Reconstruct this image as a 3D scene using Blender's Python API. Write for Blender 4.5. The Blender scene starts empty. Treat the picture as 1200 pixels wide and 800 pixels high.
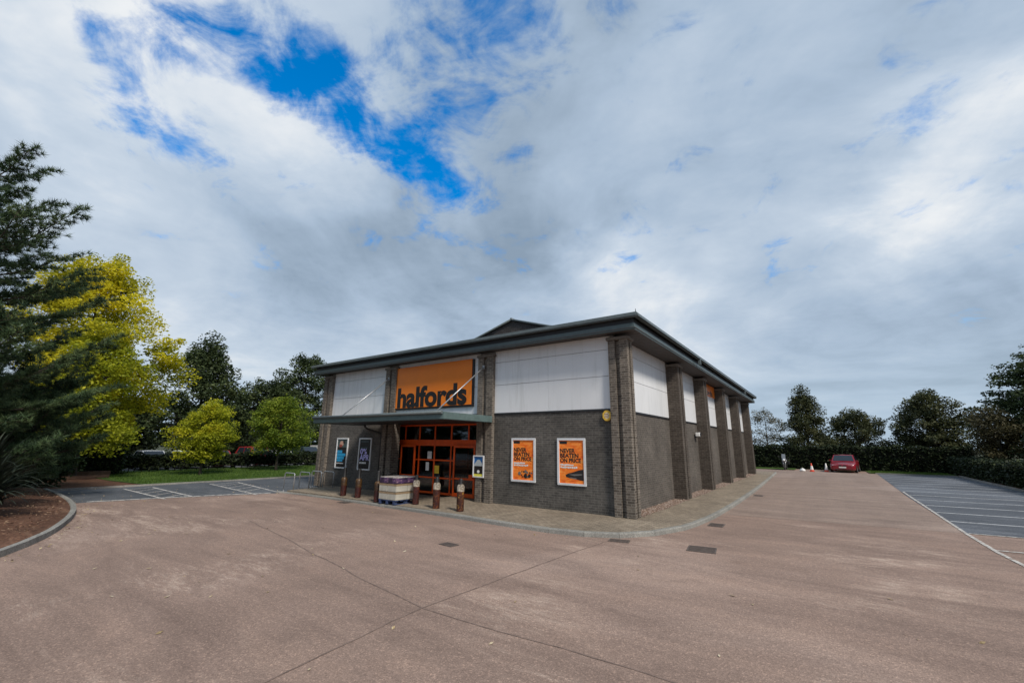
import bpy, bmesh, math, random
import numpy as np
from mathutils import Vector, Matrix
random.seed(7)
R = math.radians
sc = bpy.context.scene
COL = sc.collection

# ------------------------------------------------------------------ node helpers
def new_mat(name):
    m = bpy.data.materials.new(name); m.use_nodes = True
    nt = m.node_tree; nt.nodes.clear()
    o = nt.nodes.new('ShaderNodeOutputMaterial'); b = nt.nodes.new('ShaderNodeBsdfPrincipled')
    nt.links.new(b.outputs[0], o.inputs[0])
    return m, nt, b
def N(nt, t, **kw):
    n = nt.nodes.new(t)
    for k, v in kw.items(): setattr(n, k, v)
    return n
def setin(n, **kw):
    for k, v in kw.items(): n.inputs[k.replace('_', ' ')].default_value = v
def ramp(nt, fac, stops):
    r = N(nt, 'ShaderNodeValToRGB'); e = r.color_ramp.elements
    e[0].position, e[0].color = stops[0][0], (*stops[0][1], 1)
    e[1].position, e[1].color = stops[-1][0], (*stops[-1][1], 1)
    for p, c in stops[1:-1]:
        x = e.new(p); x.color = (*c, 1)
    nt.links.new(fac, r.inputs[0]); return r.outputs[0]
def noise(nt, vec, scale, detail=4, rough=.55, dist=0):
    n = N(nt, 'ShaderNodeTexNoise'); setin(n, Scale=scale, Detail=detail, Roughness=rough, Distortion=dist)
    if vec is not None: nt.links.new(vec, n.inputs['Vector'])
    return n.outputs['Fac']
def math_(nt, op, a, b=None, clamp=False):
    n = N(nt, 'ShaderNodeMath', operation=op); n.use_clamp = clamp
    for i, v in enumerate((a, b)):
        if v is None: continue
        if isinstance(v, (int, float)): n.inputs[i].default_value = v
        else: nt.links.new(v, n.inputs[i])
    return n.outputs[0]
def mixc(nt, fac, a, b, mode='MIX'):
    n = N(nt, 'ShaderNodeMix', data_type='RGBA', blend_type=mode)
    for s, v in ((n.inputs[0], fac), (n.inputs[6], a), (n.inputs[7], b)):
        if isinstance(v, (int, float)): s.default_value = v
        elif isinstance(v, tuple): s.default_value = (*v, 1)
        else: nt.links.new(v, s)
    return n.outputs[2]
def objco(nt): return N(nt, 'ShaderNodeTexCoord').outputs['Object']
def bump(nt, b, h, strength=.3, dist=.01):
    n = N(nt, 'ShaderNodeBump'); setin(n, Strength=strength, Distance=dist)
    nt.links.new(h, n.inputs['Height']); nt.links.new(n.outputs[0], b.inputs['Normal'])

def plain(name, c, rough=.6, metal=0, var=.15, scale=6, spec=.5, coat=0, emit=None):
    m, nt, b = new_mat(name); v = objco(nt)
    f = noise(nt, v, scale, 5)
    lo = tuple(x*(1-var) for x in c); hi = tuple(min(1, x*(1+var)) for x in c)
    nt.links.new(ramp(nt, f, [(.3, lo), (.7, hi)]), b.inputs['Base Color'])
    r = math_(nt, 'ADD', math_(nt, 'MULTIPLY', f, .2), rough-.1, True); nt.links.new(r, b.inputs['Roughness'])
    setin(b, Metallic=metal, Specular_IOR_Level=spec, Coat_Weight=coat)
    if emit:
        b.inputs['Emission Color'].default_value = (*c, 1); b.inputs['Emission Strength'].default_value = emit
    return m

def brick_mat(name, c1, c2, mortar, stain=.35, bw=.225, rh=.075, ms=.009, bias=0, foot=True):
    m, nt, b = new_mat(name)
    uv = N(nt, 'ShaderNodeTexCoord').outputs['UV']
    t = N(nt, 'ShaderNodeTexBrick'); nt.links.new(uv, t.inputs['Vector'])
    t.inputs['Color1'].default_value = (*c1, 1); t.inputs['Color2'].default_value = (*c2, 1); t.inputs['Mortar'].default_value = (*mortar, 1)
    t.inputs['Scale'].default_value = 1; t.inputs['Mortar Size'].default_value = ms; t.inputs['Mortar Smooth'].default_value = .2
    t.inputs['Bias'].default_value = bias; t.inputs['Brick Width'].default_value = bw; t.inputs['Row Height'].default_value = rh
    f = noise(nt, uv, .7, 6, .6); g = noise(nt, uv, 9, 3)
    c = mixc(nt, 1, t.outputs['Color'], ramp(nt, f, [(.3, (1-stain,)*3), (.7, (1+stain*.6,)*3)]), 'MULTIPLY')
    c = mixc(nt, 1, c, ramp(nt, g, [(.3, (.8,)*3), (.7, (1.2,)*3)]), 'MULTIPLY')
    mv = N(nt, 'ShaderNodeMapping'); mv.inputs['Scale'].default_value = (2.5, .25, 1); nt.links.new(uv, mv.inputs[0])
    c = mixc(nt, ramp(nt, noise(nt, mv.outputs[0], 1.3, 5, .65), [(.58, (0, 0, 0)), (.78, (.3, .3, .3))]), c, tuple(min(1, x*2.1) for x in c2))
    if foot:   # splash-dirtied foot of the wall
        su = N(nt, 'ShaderNodeSeparateXYZ'); nt.links.new(uv, su.inputs[0])
        hgt = math_(nt, 'ADD', su.outputs[1], lin(noise(nt, uv, 2.2, 5, .65), .9, -.45))
        c = mixc(nt, 1, c, ramp(nt, hgt, [(.05, (.62, .60, .56)), (.45, (.92, .91, .89)), (.8, (1, 1, 1))]), 'MULTIPLY')
    nt.links.new(c, b.inputs['Base Color']); setin(b, Roughness=.85, Specular_IOR_Level=.25)
    bump(nt, b, t.outputs['Fac'], -.4, .006)
    return m

def leaf_mat(name, dark, mid, light, rough=.6, trans=.25, nscale=.9):
    m, nt, b = new_mat(name); v = objco(nt)
    a = N(nt, 'ShaderNodeAttribute', attribute_name='rnd').outputs['Fac']
    f = noise(nt, v, nscale, 3)
    x = math_(nt, 'ADD', math_(nt, 'MULTIPLY', f, .95), math_(nt, 'MULTIPLY', math_(nt, 'SUBTRACT', a, .5), .45), True)
    c = ramp(nt, x, [(.25, dark), (.5, mid), (.75, light)])
    nt.links.new(c, b.inputs['Base Color']); setin(b, Roughness=rough, Specular_IOR_Level=.25)
    tr = N(nt, 'ShaderNodeBsdfTranslucent'); nt.links.new(c, tr.inputs[0])
    mx = N(nt, 'ShaderNodeMixShader'); mx.inputs[0].default_value = trans
    nt.links.new(b.outputs[0], mx.inputs[1]); nt.links.new(tr.outputs[0], mx.inputs[2])
    out = [n for n in nt.nodes if n.type == 'OUTPUT_MATERIAL'][0]
    nt.links.new(mx.outputs[0], out.inputs[0])
    return m

# ------------------------------------------------------------------ mesh builder
class MB:
    def __init__(s): s.v = []; s.f = []; s.m = []; s.sm = []
    def face(s, pts, m=0, smooth=False):
        n = len(s.v); s.v += [tuple(p) for p in pts]; s.f.append(tuple(range(n, n+len(pts)))); s.m.append(m); s.sm.append(smooth); return s
    def box(s, x0, x1, y0, y1, z0, z1, m=0):
        n = len(s.v); s.v += [(x, y, z) for z in (z0, z1) for x, y in ((x0, y0), (x1, y0), (x1, y1), (x0, y1))]
        for q in ((3,2,1,0), (4,5,6,7), (0,1,5,4), (1,2,6,5), (2,3,7,6), (3,0,4,7)):
            s.f.append(tuple(n+i for i in q)); s.m.append(m); s.sm.append(False)
        return s
    def prism(s, poly, z0, z1, m=0, axis='z', top=True, bottom=True):
        # poly is counter-clockwise seen from +axis
        def P(a, b, c): return {'z': (a, b, c), 'y': (b, c, a), 'x': (c, a, b)}[axis]
        n = len(s.v); k = len(poly)
        s.v += [P(a, b, z0) for a, b in poly] + [P(a, b, z1) for a, b in poly]
        for i in range(k):
            j = (i+1) % k; s.f.append((n+i, n+j, n+k+j, n+k+i)); s.m.append(m); s.sm.append(False)
        if top: s.f.append(tuple(n+k+i for i in range(k))); s.m.append(m); s.sm.append(False)
        if bottom: s.f.append(tuple(n+i for i in reversed(range(k)))); s.m.append(m); s.sm.append(False)
        return s
    def tube(s, pts, r, n=8, m=0, cap=True, smooth=True):
        pts = [Vector(p) for p in pts]
        rs = r if isinstance(r, (list, tuple)) else [r]*len(pts)
        b = len(s.v); ref = None
        for i, p in enumerate(pts):
            d = (pts[min(i+1, len(pts)-1)] - pts[max(i-1, 0)])
            if d.length < 1e-9: d = Vector((0, 0, 1))
            d.normalize()
            if ref is None: ref = Vector((1, 0, 0)) if abs(d.x) < .8 else Vector((0, 1, 0))
            u = (ref - d*ref.dot(d)).normalized(); w = d.cross(u); ref = u
            for k in range(n):
                a = 2*math.pi*k/n; s.v.append(tuple(p + (u*math.cos(a) + w*math.sin(a))*rs[i]))
        for i in range(len(pts)-1):
            for k in range(n):
                j = (k+1) % n; s.f.append((b+i*n+k, b+i*n+j, b+(i+1)*n+j, b+(i+1)*n+k)); s.m.append(m); s.sm.append(smooth)
        if cap:
            s.f.append(tuple(b+k for k in reversed(range(n)))); s.m.append(m); s.sm.append(False)
            e = b+(len(pts)-1)*n; s.f.append(tuple(e+k for k in range(n))); s.m.append(m); s.sm.append(False)
        return s
    def lathe(s, prof, n=16, m=0, c=(0, 0, 0), axis='z'):
        b = len(s.v)
        for r, h in prof:
            for k in range(n):
                a = 2*math.pi*k/n; x, y = r*math.cos(a), r*math.sin(a)
                p = {'z': (x, y, h), 'x': (h, x, y), 'y': (y, h, x)}[axis]
                s.v.append((p[0]+c[0], p[1]+c[1], p[2]+c[2]))
        for i in range(len(prof)-1):
            for k in range(n):
                j = (k+1) % n; s.f.append((b+i*n+k, b+i*n+j, b+(i+1)*n+j, b+(i+1)*n+k)); s.m.append(m); s.sm.append(True)
        return s
    def build(s, name, mats, parent=None, world=True, bevel=0, smooth=None):
        if not isinstance(mats, (list, tuple)): mats = [mats]
        off = Vector((0, 0, 0))
        if parent is not None and world:
            p = parent
            while p is not None: off += p.location; p = p.parent
        me = bpy.data.meshes.new(name)
        me.from_pydata([tuple(Vector(p)-off) for p in s.v] if world else s.v, [], s.f)
        for m in mats: me.materials.append(m)
        me.polygons.foreach_set('material_index', s.m); me.polygons.foreach_set('use_smooth', s.sm if smooth is None else [smooth]*len(s.f))
        uv = me.uv_layers.new(name='UVMap')
        V = s.v
        for p in me.polygons:
            n = p.normal; ax = max(range(3), key=lambda i: abs(n[i]))
            for li in p.loop_indices:
                c = V[me.loops[li].vertex_index]
                uv.data[li].uv = ((c[1], c[2]), (c[0], c[2]), (c[0], c[1]))[ax]
        me.update()
        if bevel:
            bm = bmesh.new(); bm.from_mesh(me); bmesh.ops.remove_doubles(bm, verts=bm.verts, dist=1e-5)
            bmesh.ops.bevel(bm, geom=[e for e in bm.edges if len(e.link_faces) == 2 and e.calc_face_angle(0) > .5], offset=bevel, segments=2, affect='EDGES', clamp_overlap=True)
            bm.to_mesh(me); bm.free()
        o = bpy.data.objects.new(name, me); COL.objects.link(o); o.parent = parent
        return o
def tag(o, label=None, cat=None, group=None, kind=None):
    if label: o['label'] = label
    if cat: o['category'] = cat
    if group: o['group'] = group
    if kind: o['kind'] = kind
    return o
def empty(name, loc, label, cat, group=None, rz=0):
    o = bpy.data.objects.new(name, None); COL.objects.link(o); o.location = loc; o.rotation_euler = (0, 0, rz)
    o.empty_display_size = .2
    return tag(o, label, cat, group)
def copy_tree(o, parent=None):
    c = o.copy(); COL.objects.link(c)
    if parent is not None: c.parent = parent
    for ch in list(o.children): copy_tree(ch, c)
    return c
def structure(o): o['kind'] = 'structure'; return o
def np_mesh(name, V, F, mat, parent, rnd=None, k=4):
    V = np.asarray(V, np.float32); F = np.asarray(F, np.int32)
    me = bpy.data.meshes.new(name); nf = len(F)
    me.vertices.add(len(V)); me.vertices.foreach_set('co', V.ravel())
    me.loops.add(nf*k); me.loops.foreach_set('vertex_index', F.ravel())
    me.polygons.add(nf); me.polygons.foreach_set('loop_start', np.arange(0, nf*k, k, dtype=np.int32))
    me.update(calc_edges=True); me.materials.append(mat)
    if rnd is not None:
        a = me.attributes.new('rnd', 'FLOAT', 'FACE'); a.data.foreach_set('value', np.asarray(rnd, np.float32))
    o = bpy.data.objects.new(name, me); COL.objects.link(o); o.parent = parent
    return o
def text_mb(txt, size, xscale=1, bold=0, align='LEFT'):
    """built-in font as flat 2-D polygons (x right, y up)"""
    cu = bpy.data.curves.new('t', 'FONT'); cu.body = txt; cu.size = size; cu.offset = bold; cu.align_x = align
    o = bpy.data.objects.new('t', cu); COL.objects.link(o)
    bpy.context.view_layer.update()
    me = o.evaluated_get(bpy.context.evaluated_depsgraph_get()).to_mesh()
    V = [(v.co.x*xscale, v.co.y) for v in me.vertices]; F = [tuple(p.vertices) for p in me.polygons]
    o.to_mesh_clear(); bpy.data.objects.remove(o); bpy.data.curves.remove(cu)
    return V, F
def add_text(mb, txt, x, y, z, size, m=0, xscale=1, bold=0, align='LEFT', width=None, face='-y'):
    V, F = text_mb(txt, size, xscale, bold, align)
    if width:
        xs = [p[0] for p in V]; w = max(xs)-min(xs); k = width/w; x0 = min(xs); V = [((p[0]-x0)*k, p[1]) for p in V]
    n = len(mb.v)
    for a, b in V: mb.v.append((x+a, y, z+b) if face == '-y' else (x, y+a, z+b))
    for f in F: mb.f.append(tuple(n+i for i in f)); mb.m.append(m); mb.sm.append(False)

# ------------------------------------------------------------------ camera
CAMZ = 2.21
yaw, pitch, roll = R(35.41598), R(13.35408), R(.59458)
Fv = Vector((-math.sin(yaw)*math.cos(pitch), math.cos(yaw)*math.cos(pitch), math.sin(pitch)))
Rv = Vector((math.cos(yaw), math.sin(yaw), 0)); Uv = Rv.cross(Fv)
R2 = Rv*math.cos(roll)+Uv*math.sin(roll); U2 = -Rv*math.sin(roll)+Uv*math.cos(roll)
cam = bpy.data.cameras.new('camera'); cam.lens = 505.5577/1200*36; cam.sensor_width = 36; cam.clip_end = 3000
co = bpy.data.objects.new('camera', cam); COL.objects.link(co)
M = Matrix((R2, U2, -Fv)).transposed().to_4x4(); M.translation = Vector((4.7859, -13.0461, CAMZ)); co.matrix_world = M
sc.camera = co

# ------------------------------------------------------------------ sky and sun
sun_dir = Vector((.80, -.34, .86)).normalized()
elev = math.asin(sun_dir.z); az = math.atan2(sun_dir.x, sun_dir.y)
L = bpy.data.lights.new('sun', 'SUN'); L.energy = 3.5; L.angle = R(11); L.color = (1, .925, .83)
lo = bpy.data.objects.new('sun', L); COL.objects.link(lo); lo.rotation_euler = sun_dir.to_track_quat('Z', 'Y').to_euler()
W = bpy.data.worlds.new('World'); sc.world = W; W.use_nodes = True
nt = W.node_tree; nt.nodes.clear()
wo = N(nt, 'ShaderNodeOutputWorld'); bg = N(nt, 'ShaderNodeBackground'); bg.inputs[1].default_value = .1
nt.links.new(bg.outputs[0], wo.inputs[0])
sky = N(nt, 'ShaderNodeTexSky', sky_type='NISHITA'); sky.sun_disc = False; sky.sun_elevation = elev; sky.sun_rotation = az
sky.air_density = 1.0; sky.dust_density = .3; sky.ozone_density = 2.5
vec = N(nt, 'ShaderNodeTexCoord').outputs['Generated']
nrm = N(nt, 'ShaderNodeVectorMath', operation='NORMALIZE'); nt.links.new(vec, nrm.inputs[0]); dirv = nrm.outputs[0]
sep = N(nt, 'ShaderNodeSeparateXYZ'); nt.links.new(dirv, sep.inputs[0])
zz = math_(nt, 'ADD', math_(nt, 'MAXIMUM', sep.outputs[2], 0), .22)
comb = N(nt, 'ShaderNodeCombineXYZ')
nt.links.new(math_(nt, 'DIVIDE', sep.outputs[0], zz), comb.inputs[0]); nt.links.new(math_(nt, 'DIVIDE', sep.outputs[1], zz), comb.inputs[1])
P = comb.outputs[0]
wn = N(nt, 'ShaderNodeTexNoise'); setin(wn, Scale=2.6, Detail=7, Roughness=.62, Distortion=.3); nt.links.new(P, wn.inputs['Vector'])
wv = N(nt, 'ShaderNodeVectorMath', operation='SUBTRACT'); nt.links.new(wn.outputs['Color'], wv.inputs[0]); wv.inputs[1].default_value = (.5, .5, .5)
ws = N(nt, 'ShaderNodeVectorMath', operation='MULTIPLY_ADD'); nt.links.new(wv.outputs[0], ws.inputs[0]); ws.inputs[1].default_value = (.25, .25, .25); nt.links.new(dirv, ws.inputs[2])
wnm = N(nt, 'ShaderNodeVectorMath', operation='NORMALIZE'); nt.links.new(ws.outputs[0], wnm.inputs[0]); dirw = wnm.outputs[0]
def lobe(d, k, amp):
    d = Vector(d).normalized()
    n = N(nt, 'ShaderNodeVectorMath', operation='DOT_PRODUCT'); nt.links.new(dirw, n.inputs[0]); n.inputs[1].default_value = d
    e = math_(nt, 'EXPONENT', math_(nt, 'MULTIPLY', math_(nt, 'SUBTRACT', n.outputs['Value'], 1), k))
    return math_(nt, 'MULTIPLY', e, amp)
def summ(base, lobes):
    x = base
    for l in lobes: x = math_(nt, 'ADD', x, lobe(*l))
    return x
n_big = noise(nt, P, 1.3, 9, .58, .35)
n_det = noise(nt, P, 3.4, 9, .62, .5)
n_soft = noise(nt, P, .8, 6, .55, .8)
n_fin = noise(nt, P, 6.5, 8, .62, .6)
def lin(a_, b_, t=0): return math_(nt, 'ADD', math_(nt, 'MULTIPLY', a_, b_), t)
# where the blue shows through (amplitudes move the noise threshold)
cov = math_(nt, 'ADD', lin(n_big, .34), math_(nt, 'ADD', lin(n_det, .85, -.15), lin(n_fin, .70, -.275)))
cov = summ(cov, [((-.80,.115,.60), 200, -.24), ((-.759,.20,.62), 300, -.20), ((-.713,.266,.649), 300, -.07), ((-.70,.345,.625), 300, -.20), ((-.654,.41,.636), 260, -.22), ((-.634,.487,.601), 320, -.24), ((-.611,.564,.556), 420, -.22),
                 ((-.86,.127,.495), 420, -.27), ((-.839,.208,.502), 600, -.22), ((-.678,.213,.703), 120, -.10), ((-.45,.45,.77), 45, -.15), ((-.70,.32,.64), 14, -.06),
                 ((-.745,.165,.645), 700, .16), ((-.735,.235,.635), 900, .13), ((-.68,.37,.635), 1500, .08), ((-.695,.30,.655), 800, .12), ((-.64,.45,.62), 900, .09),
                 ((-.851,.016,.525), 90, .18), ((-.835,.093,.542), 400, .10), ((-.813,.186,.552), 400, .14), ((-.774,.283,.567), 400, .14), ((-.725,.39,.568), 400, .12), ((-.683,.469,.56), 500, .10)])
lowz = N(nt, 'ShaderNodeMapRange'); setin(lowz, From_Min=.05, From_Max=.45, To_Min=.16, To_Max=0); nt.links.new(sep.outputs[2], lowz.inputs['Value'])
cov = math_(nt, 'ADD', math_(nt, 'ADD', cov, .252), lowz.outputs[0])
mask = N(nt, 'ShaderNodeMapRange', interpolation_type='SMOOTHSTEP'); setin(mask, From_Min=.41, From_Max=.70); nt.links.new(cov, mask.inputs['Value'])
# brightness of the cloud sheet
br = math_(nt, 'ADD', lin(n_soft, .80, -.09), math_(nt, 'ADD', lin(n_det, .20), lin(n_fin, .06, -.035)))
br = summ(br, [((-.82,.12,.55), 30, .22), ((-.72,.38,.58), 90, .18), ((-.57,.64,.51), 90, .14), ((.264,.85,.456), 160, .20), ((.155,.916,.369), 200, .20),
               ((-.298,.907,.297), 60, .17), ((-.33,.86,.37), 200, .10), ((-.95,.30,.15), 40, .20), ((-.62,.75,.2), 60, .12), ((-.18,.86,.42), 20, .03), ((-.84,.374,.39), 26, -.14), ((-.68,.62,.38), 30, -.12), ((-.447,.79,.414), 60, -.06), ((-.055,.952,.302), 40, -.06), ((.25,.95,.18), 30, .03), ((-.1,.98,.16), 60, .06), ((-.75,.6,.15), 40, .10), ((-.10,.80,.60), 8, .06)])
cc = ramp(nt, br, [(.32, (.26, .345, .45)), (.46, (.41, .515, .65)), (.60, (.575, .665, .775)), (.72, (.84, .87, .90)), (.82, (.98, .975, .965))])
cc10 = mixc(nt, 1, cc, (10, 10, 10), 'MULTIPLY')
hs = N(nt, 'ShaderNodeHueSaturation'); setin(hs, Saturation=1.48, Value=2.3); nt.links.new(sky.outputs[0], hs.inputs['Color'])
fin = mixc(nt, mask.outputs[0], hs.outputs[0], cc10)
# pale haze low down
hz = N(nt, 'ShaderNodeMapRange', interpolation_type='SMOOTHSTEP'); setin(hz, From_Min=.0, From_Max=.24, To_Min=.6, To_Max=0); nt.links.new(sep.outputs[2], hz.inputs['Value'])
fin = mixc(nt, hz.outputs[0], fin, (5.0, 6.3, 7.4))
nt.links.new(fin, bg.inputs[0])

def wrap_mat(name, base, hi, hi2, sc_=7):
    m, nt, b = new_mat(name); v = objco(nt)
    f = noise(nt, v, sc_, 5, .65, 1.5); g = noise(nt, v, sc_*.6, 3)
    c = ramp(nt, f, [(.40, base), (.56, hi), (.68, hi2)]); c = mixc(nt, 1, c, ramp(nt, g, [(.35, (.5,)*3), (.65, (1.2,)*3)]), 'MULTIPLY')
    nt.links.new(c, b.inputs['Base Color']); setin(b, Roughness=.4); return m

# ------------------------------------------------------------------ materials
M_brick = brick_mat('dark_brick', (.070, .065, .059), (.112, .102, .091), (.14, .13, .117))
M_brick_side = brick_mat('side_brick', (.088, .077, .067), (.118, .102, .088), (.15, .135, .118))
M_pilaster_shade = brick_mat('shaded_pilaster_brick', (.058, .047, .039), (.095, .078, .064), (.13, .112, .095), .3)  # darker brown brick: shade on the side pilasters is put into its colour
M_pier = brick_mat('pier_brick', (.082, .068, .056), (.185, .155, .126), (.26, .23, .195), .3)
def clad():
    m, nt, b = new_mat('white_cladding'); v = objco(nt)
    mp = N(nt, 'ShaderNodeMapping'); mp.inputs['Scale'].default_value = (3.2, 3.2, .22); nt.links.new(v, mp.inputs[0])
    f = noise(nt, mp.outputs[0], 1.6, 6, .65); g = noise(nt, v, .5, 4); k = noise(nt, v, 3, 5, .7)
    c = ramp(nt, g, [(.3, (.70, .715, .73)), (.7, (.77, .78, .79))])
    c = mixc(nt, 1, c, ramp(nt, f, [(.30, (.86, .86, .85)), (.48, (1, 1, 1)), (.8, (1.02, 1.02, 1.02))]), 'MULTIPLY')
    c = mixc(nt, ramp(nt, k, [(.66, (0, 0, 0)), (.8, (.3, .3, .3))]), c, (.45, .44, .42))
    nt.links.new(c, b.inputs['Base Color']); setin(b, Roughness=.42); return m
M_white = clad()
M_seam = plain('seam_grey', (.42, .43, .45), .6)
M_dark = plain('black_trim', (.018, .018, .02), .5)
M_fascia = plain('fascia_green_grey', (.075, .105, .108), .4, var=.12)
M_gutter = plain('gutter_grey', (.115, .14, .145), .35, var=.15)
M_soffit = plain('soffit', (.075, .068, .065), .7, var=.2)
M_roof = brick_mat('roof_tile', (.055, .05, .05), (.075, .068, .066), (.03, .028, .028), .25, .3, .12, .012, foot=False)
M_orange = plain('sign_orange', (.86, .215, .014), .4, var=.05, scale=1.2)
M_black = plain('lettering_black', (.012, .011, .011), .45)
M_frame = plain('door_orange', (.80, .10, .010), .4, var=.12)
M_cap = plain('pier_cap_stone', (.17, .15, .13), .8)
M_steel = plain('galvanised', (.45, .46, .47), .4, .7, var=.2)
M_pipe = plain('downpipe_black', (.02, .02, .022), .4)
M_whitep = plain('white_paint', (.78, .78, .76), .4, var=.06)
M_alu = plain('silver_frame', (.76, .77, .78), .35, .2, var=.08)
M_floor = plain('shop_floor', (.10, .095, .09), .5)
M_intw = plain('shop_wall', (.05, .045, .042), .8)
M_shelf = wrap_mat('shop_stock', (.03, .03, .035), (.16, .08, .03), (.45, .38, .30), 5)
M_lit = plain('lit_tube', (1, .97, .9), .5, emit=3)
def glass_mat(name, tint=(.22, .23, .24), refl=.10):
    m, nt, b = new_mat(name); nt.nodes.remove(b)
    t = N(nt, 'ShaderNodeBsdfTransparent'); t.inputs[0].default_value = (*tint, 1)
    g = N(nt, 'ShaderNodeBsdfGlossy'); g.inputs['Roughness'].default_value = .03; g.inputs[0].default_value = (.9, .93, .95, 1)
    f = N(nt, 'ShaderNodeFresnel'); f.inputs[0].default_value = 1.5
    mx = N(nt, 'ShaderNodeMixShader'); nt.links.new(math_(nt, 'MULTIPLY', f.outputs[0], refl*10), mx.inputs[0])
    nt.links.new(t.outputs[0], mx.inputs[1]); nt.links.new(g.outputs[0], mx.inputs[2])
    nt.links.new(mx.outputs[0], [n for n in nt.nodes if n.type == 'OUTPUT_MATERIAL'][0].inputs[0]); return m
M_glass = glass_mat('door_glass', (.42, .43, .44), .08)
M_carglass = plain('car_glass', (.02, .028, .04), .08, var=.05, spec=.8)

# ground materials
def tarmac(name, base, patch, light, sp=140, wear=.6, rough=.9, streak=None):
    m, nt, b = new_mat(name); v = objco(nt)
    mp = N(nt, 'ShaderNodeMapping'); mp.inputs['Scale'].default_value = (.45, 1.7, 1); mp.inputs['Rotation'].default_value = (0, 0, R(20)); nt.links.new(v, mp.inputs[0])
    big = noise(nt, v, .16, 6, .62, .8); mid = noise(nt, mp.outputs[0], .9, 7, .68, .6); fine = noise(nt, v, sp*.5, 2, .7); gr = noise(nt, v, sp*.12, 4, .7)
    c = ramp(nt, big, [(.30, tuple(x*.86 for x in base)), (.5, base), (.66, patch)])
    c = mixc(nt, 1, c, ramp(nt, mid, [(.28, (.76, .755, .76)), (.5, (1, 1, 1)), (.74, (1.20, 1.18, 1.15))]), 'MULTIPLY')
    c = mixc(nt, 1, c, ramp(nt, gr, [(.3, (.86,)*3), (.7, (1.13,)*3)]), 'MULTIPLY')
    if wear:   # scuffed pale patches, breaking up into grit
        zone = ramp(nt, noise(nt, v, .28, 3, .5, .4), [(.50, (0, 0, 0)), (.62, (1, 1, 1))])
        w = ramp(nt, math_(nt, 'MULTIPLY', math_(nt, 'ADD', mid, noise(nt, mp.outputs[0], 7, 6, .75)), .5), [(.50, (0, 0, 0)), (.62, (wear,)*3)])
        c = mixc(nt, math_(nt, 'MULTIPLY', w, zone), c, light)
    if streak:  # tyre-polished lanes along the driving direction
        ms = N(nt, 'ShaderNodeMapping'); ms.inputs['Scale'].default_value = streak; nt.links.new(v, ms.inputs[0])
        c = mixc(nt, 1, c, ramp(nt, noise(nt, ms.outputs[0], 1, 4, .6, .3), [(.32, (.92, .915, .915)), (.5, (1, 1, 1)), (.7, (1.07, 1.065, 1.06))]), 'MULTIPLY')
    vo = N(nt, 'ShaderNodeTexVoronoi'); vo.inputs['Scale'].default_value = sp*.45; nt.links.new(v, vo.inputs['Vector'])
    c = mixc(nt, .6, c, mixc(nt, 1, c, ramp(nt, fine, [(.3, (.6,)*3), (.5, (1,)*3), (.72, (1.45, 1.42, 1.38))]), 'MULTIPLY'))
    sepc = N(nt, 'ShaderNodeSeparateColor'); nt.links.new(vo.outputs['Color'], sepc.inputs[0])
    c = mixc(nt, .6, c, mixc(nt, 1, c, ramp(nt, sepc.outputs[0], [(.0, (.68,)*3), (.85, (1.05,)*3), (1, (1.7, 1.65, 1.58))]), 'MULTIPLY'))
    # oil drips and stains
    st = noise(nt, v, 1.3, 4, .6, .5); c = mixc(nt, ramp(nt, st, [(.63, (0, 0, 0)), (.76, (.45, .45, .45))]), c, tuple(x*.5 for x in base))
    nt.links.new(c, b.inputs['Base Color']); setin(b, Roughness=rough, Specular_IOR_Level=.2)
    bump(nt, b, math_(nt, 'ADD', fine, math_(nt, 'MULTIPLY', vo.outputs['Distance'], .6)), .5, .006)
    return m
M_lot = tarmac('red_tarmac', (.28, .200, .163), (.335, .246, .204), (.55, .44, .365), streak=(.10, .9, 1))
M_lot2 = tarmac('worn_tarmac', (.27, .204, .17), (.31, .240, .204), (.42, .345, .295), wear=.35, streak=(1.1, .06, 1))
M_bay = tarmac('blue_grey_tarmac', (.10, .11, .127), (.145, .16, .185), (.22, .235, .26), 120)
M_bayL = tarmac('dark_grey_tarmac', (.085, .093, .105), (.125, .135, .15), (.21, .21, .21), 120)
M_soil = tarmac('bark_soil', (.115, .058, .036), (.17, .09, .058), (.26, .17, .115), 40)
M_terrain = tarmac('terrain', (.05, .06, .03), (.08, .075, .045), (.12, .11, .07), 12)
M_kerb = tarmac('kerb_concrete', (.25, .245, .225), (.33, .32, .295), (.42, .41, .38), 160)
M_pave = brick_mat('block_paving', (.225, .182, .135), (.305, .252, .19), (.125, .102, .078), .3, .2, .1, .007, foot=False)
M_gravel = tarmac('pebble_bed', (.20, .135, .10), (.29, .21, .165), (.40, .32, .27), 30)
M_grass_s = tarmac('lawn_base', (.045, .085, .014), (.07, .12, .022), (.10, .13, .035), 60)
M_joint = plain('joint_seal', (.175, .124, .102), .9, var=.4, scale=5)
M_iron = plain('cast_iron', (.15, .12, .104), .6, .4, var=.3, scale=20)
def paint_mat(name, c, wearlo=.40, wearhi=.62):
    m, nt, b = new_mat(name); v = objco(nt)
    f = noise(nt, v, 7, 6, .7)
    nt.links.new(ramp(nt, noise(nt, v, 2, 3), [(.3, tuple(x*.8 for x in c)), (.7, c)]), b.inputs['Base Color']); setin(b, Roughness=.8, Specular_IOR_Level=.2)
    t = N(nt, 'ShaderNodeBsdfTransparent'); mx = N(nt, 'ShaderNodeMixShader')
    nt.links.new(ramp(nt, f, [(wearlo, (0, 0, 0)), (wearhi, (1, 1, 1))]), mx.inputs[0])
    nt.links.new(b.outputs[0], mx.inputs[1]); nt.links.new(t.outputs[0], mx.inputs[2])
    nt.links.new(mx.outputs[0], [n for n in nt.nodes if n.type == 'OUTPUT_MATERIAL'][0].inputs[0]); return m
M_line = paint_mat('road_paint', (.60, .57, .53), .46, .68)
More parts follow.
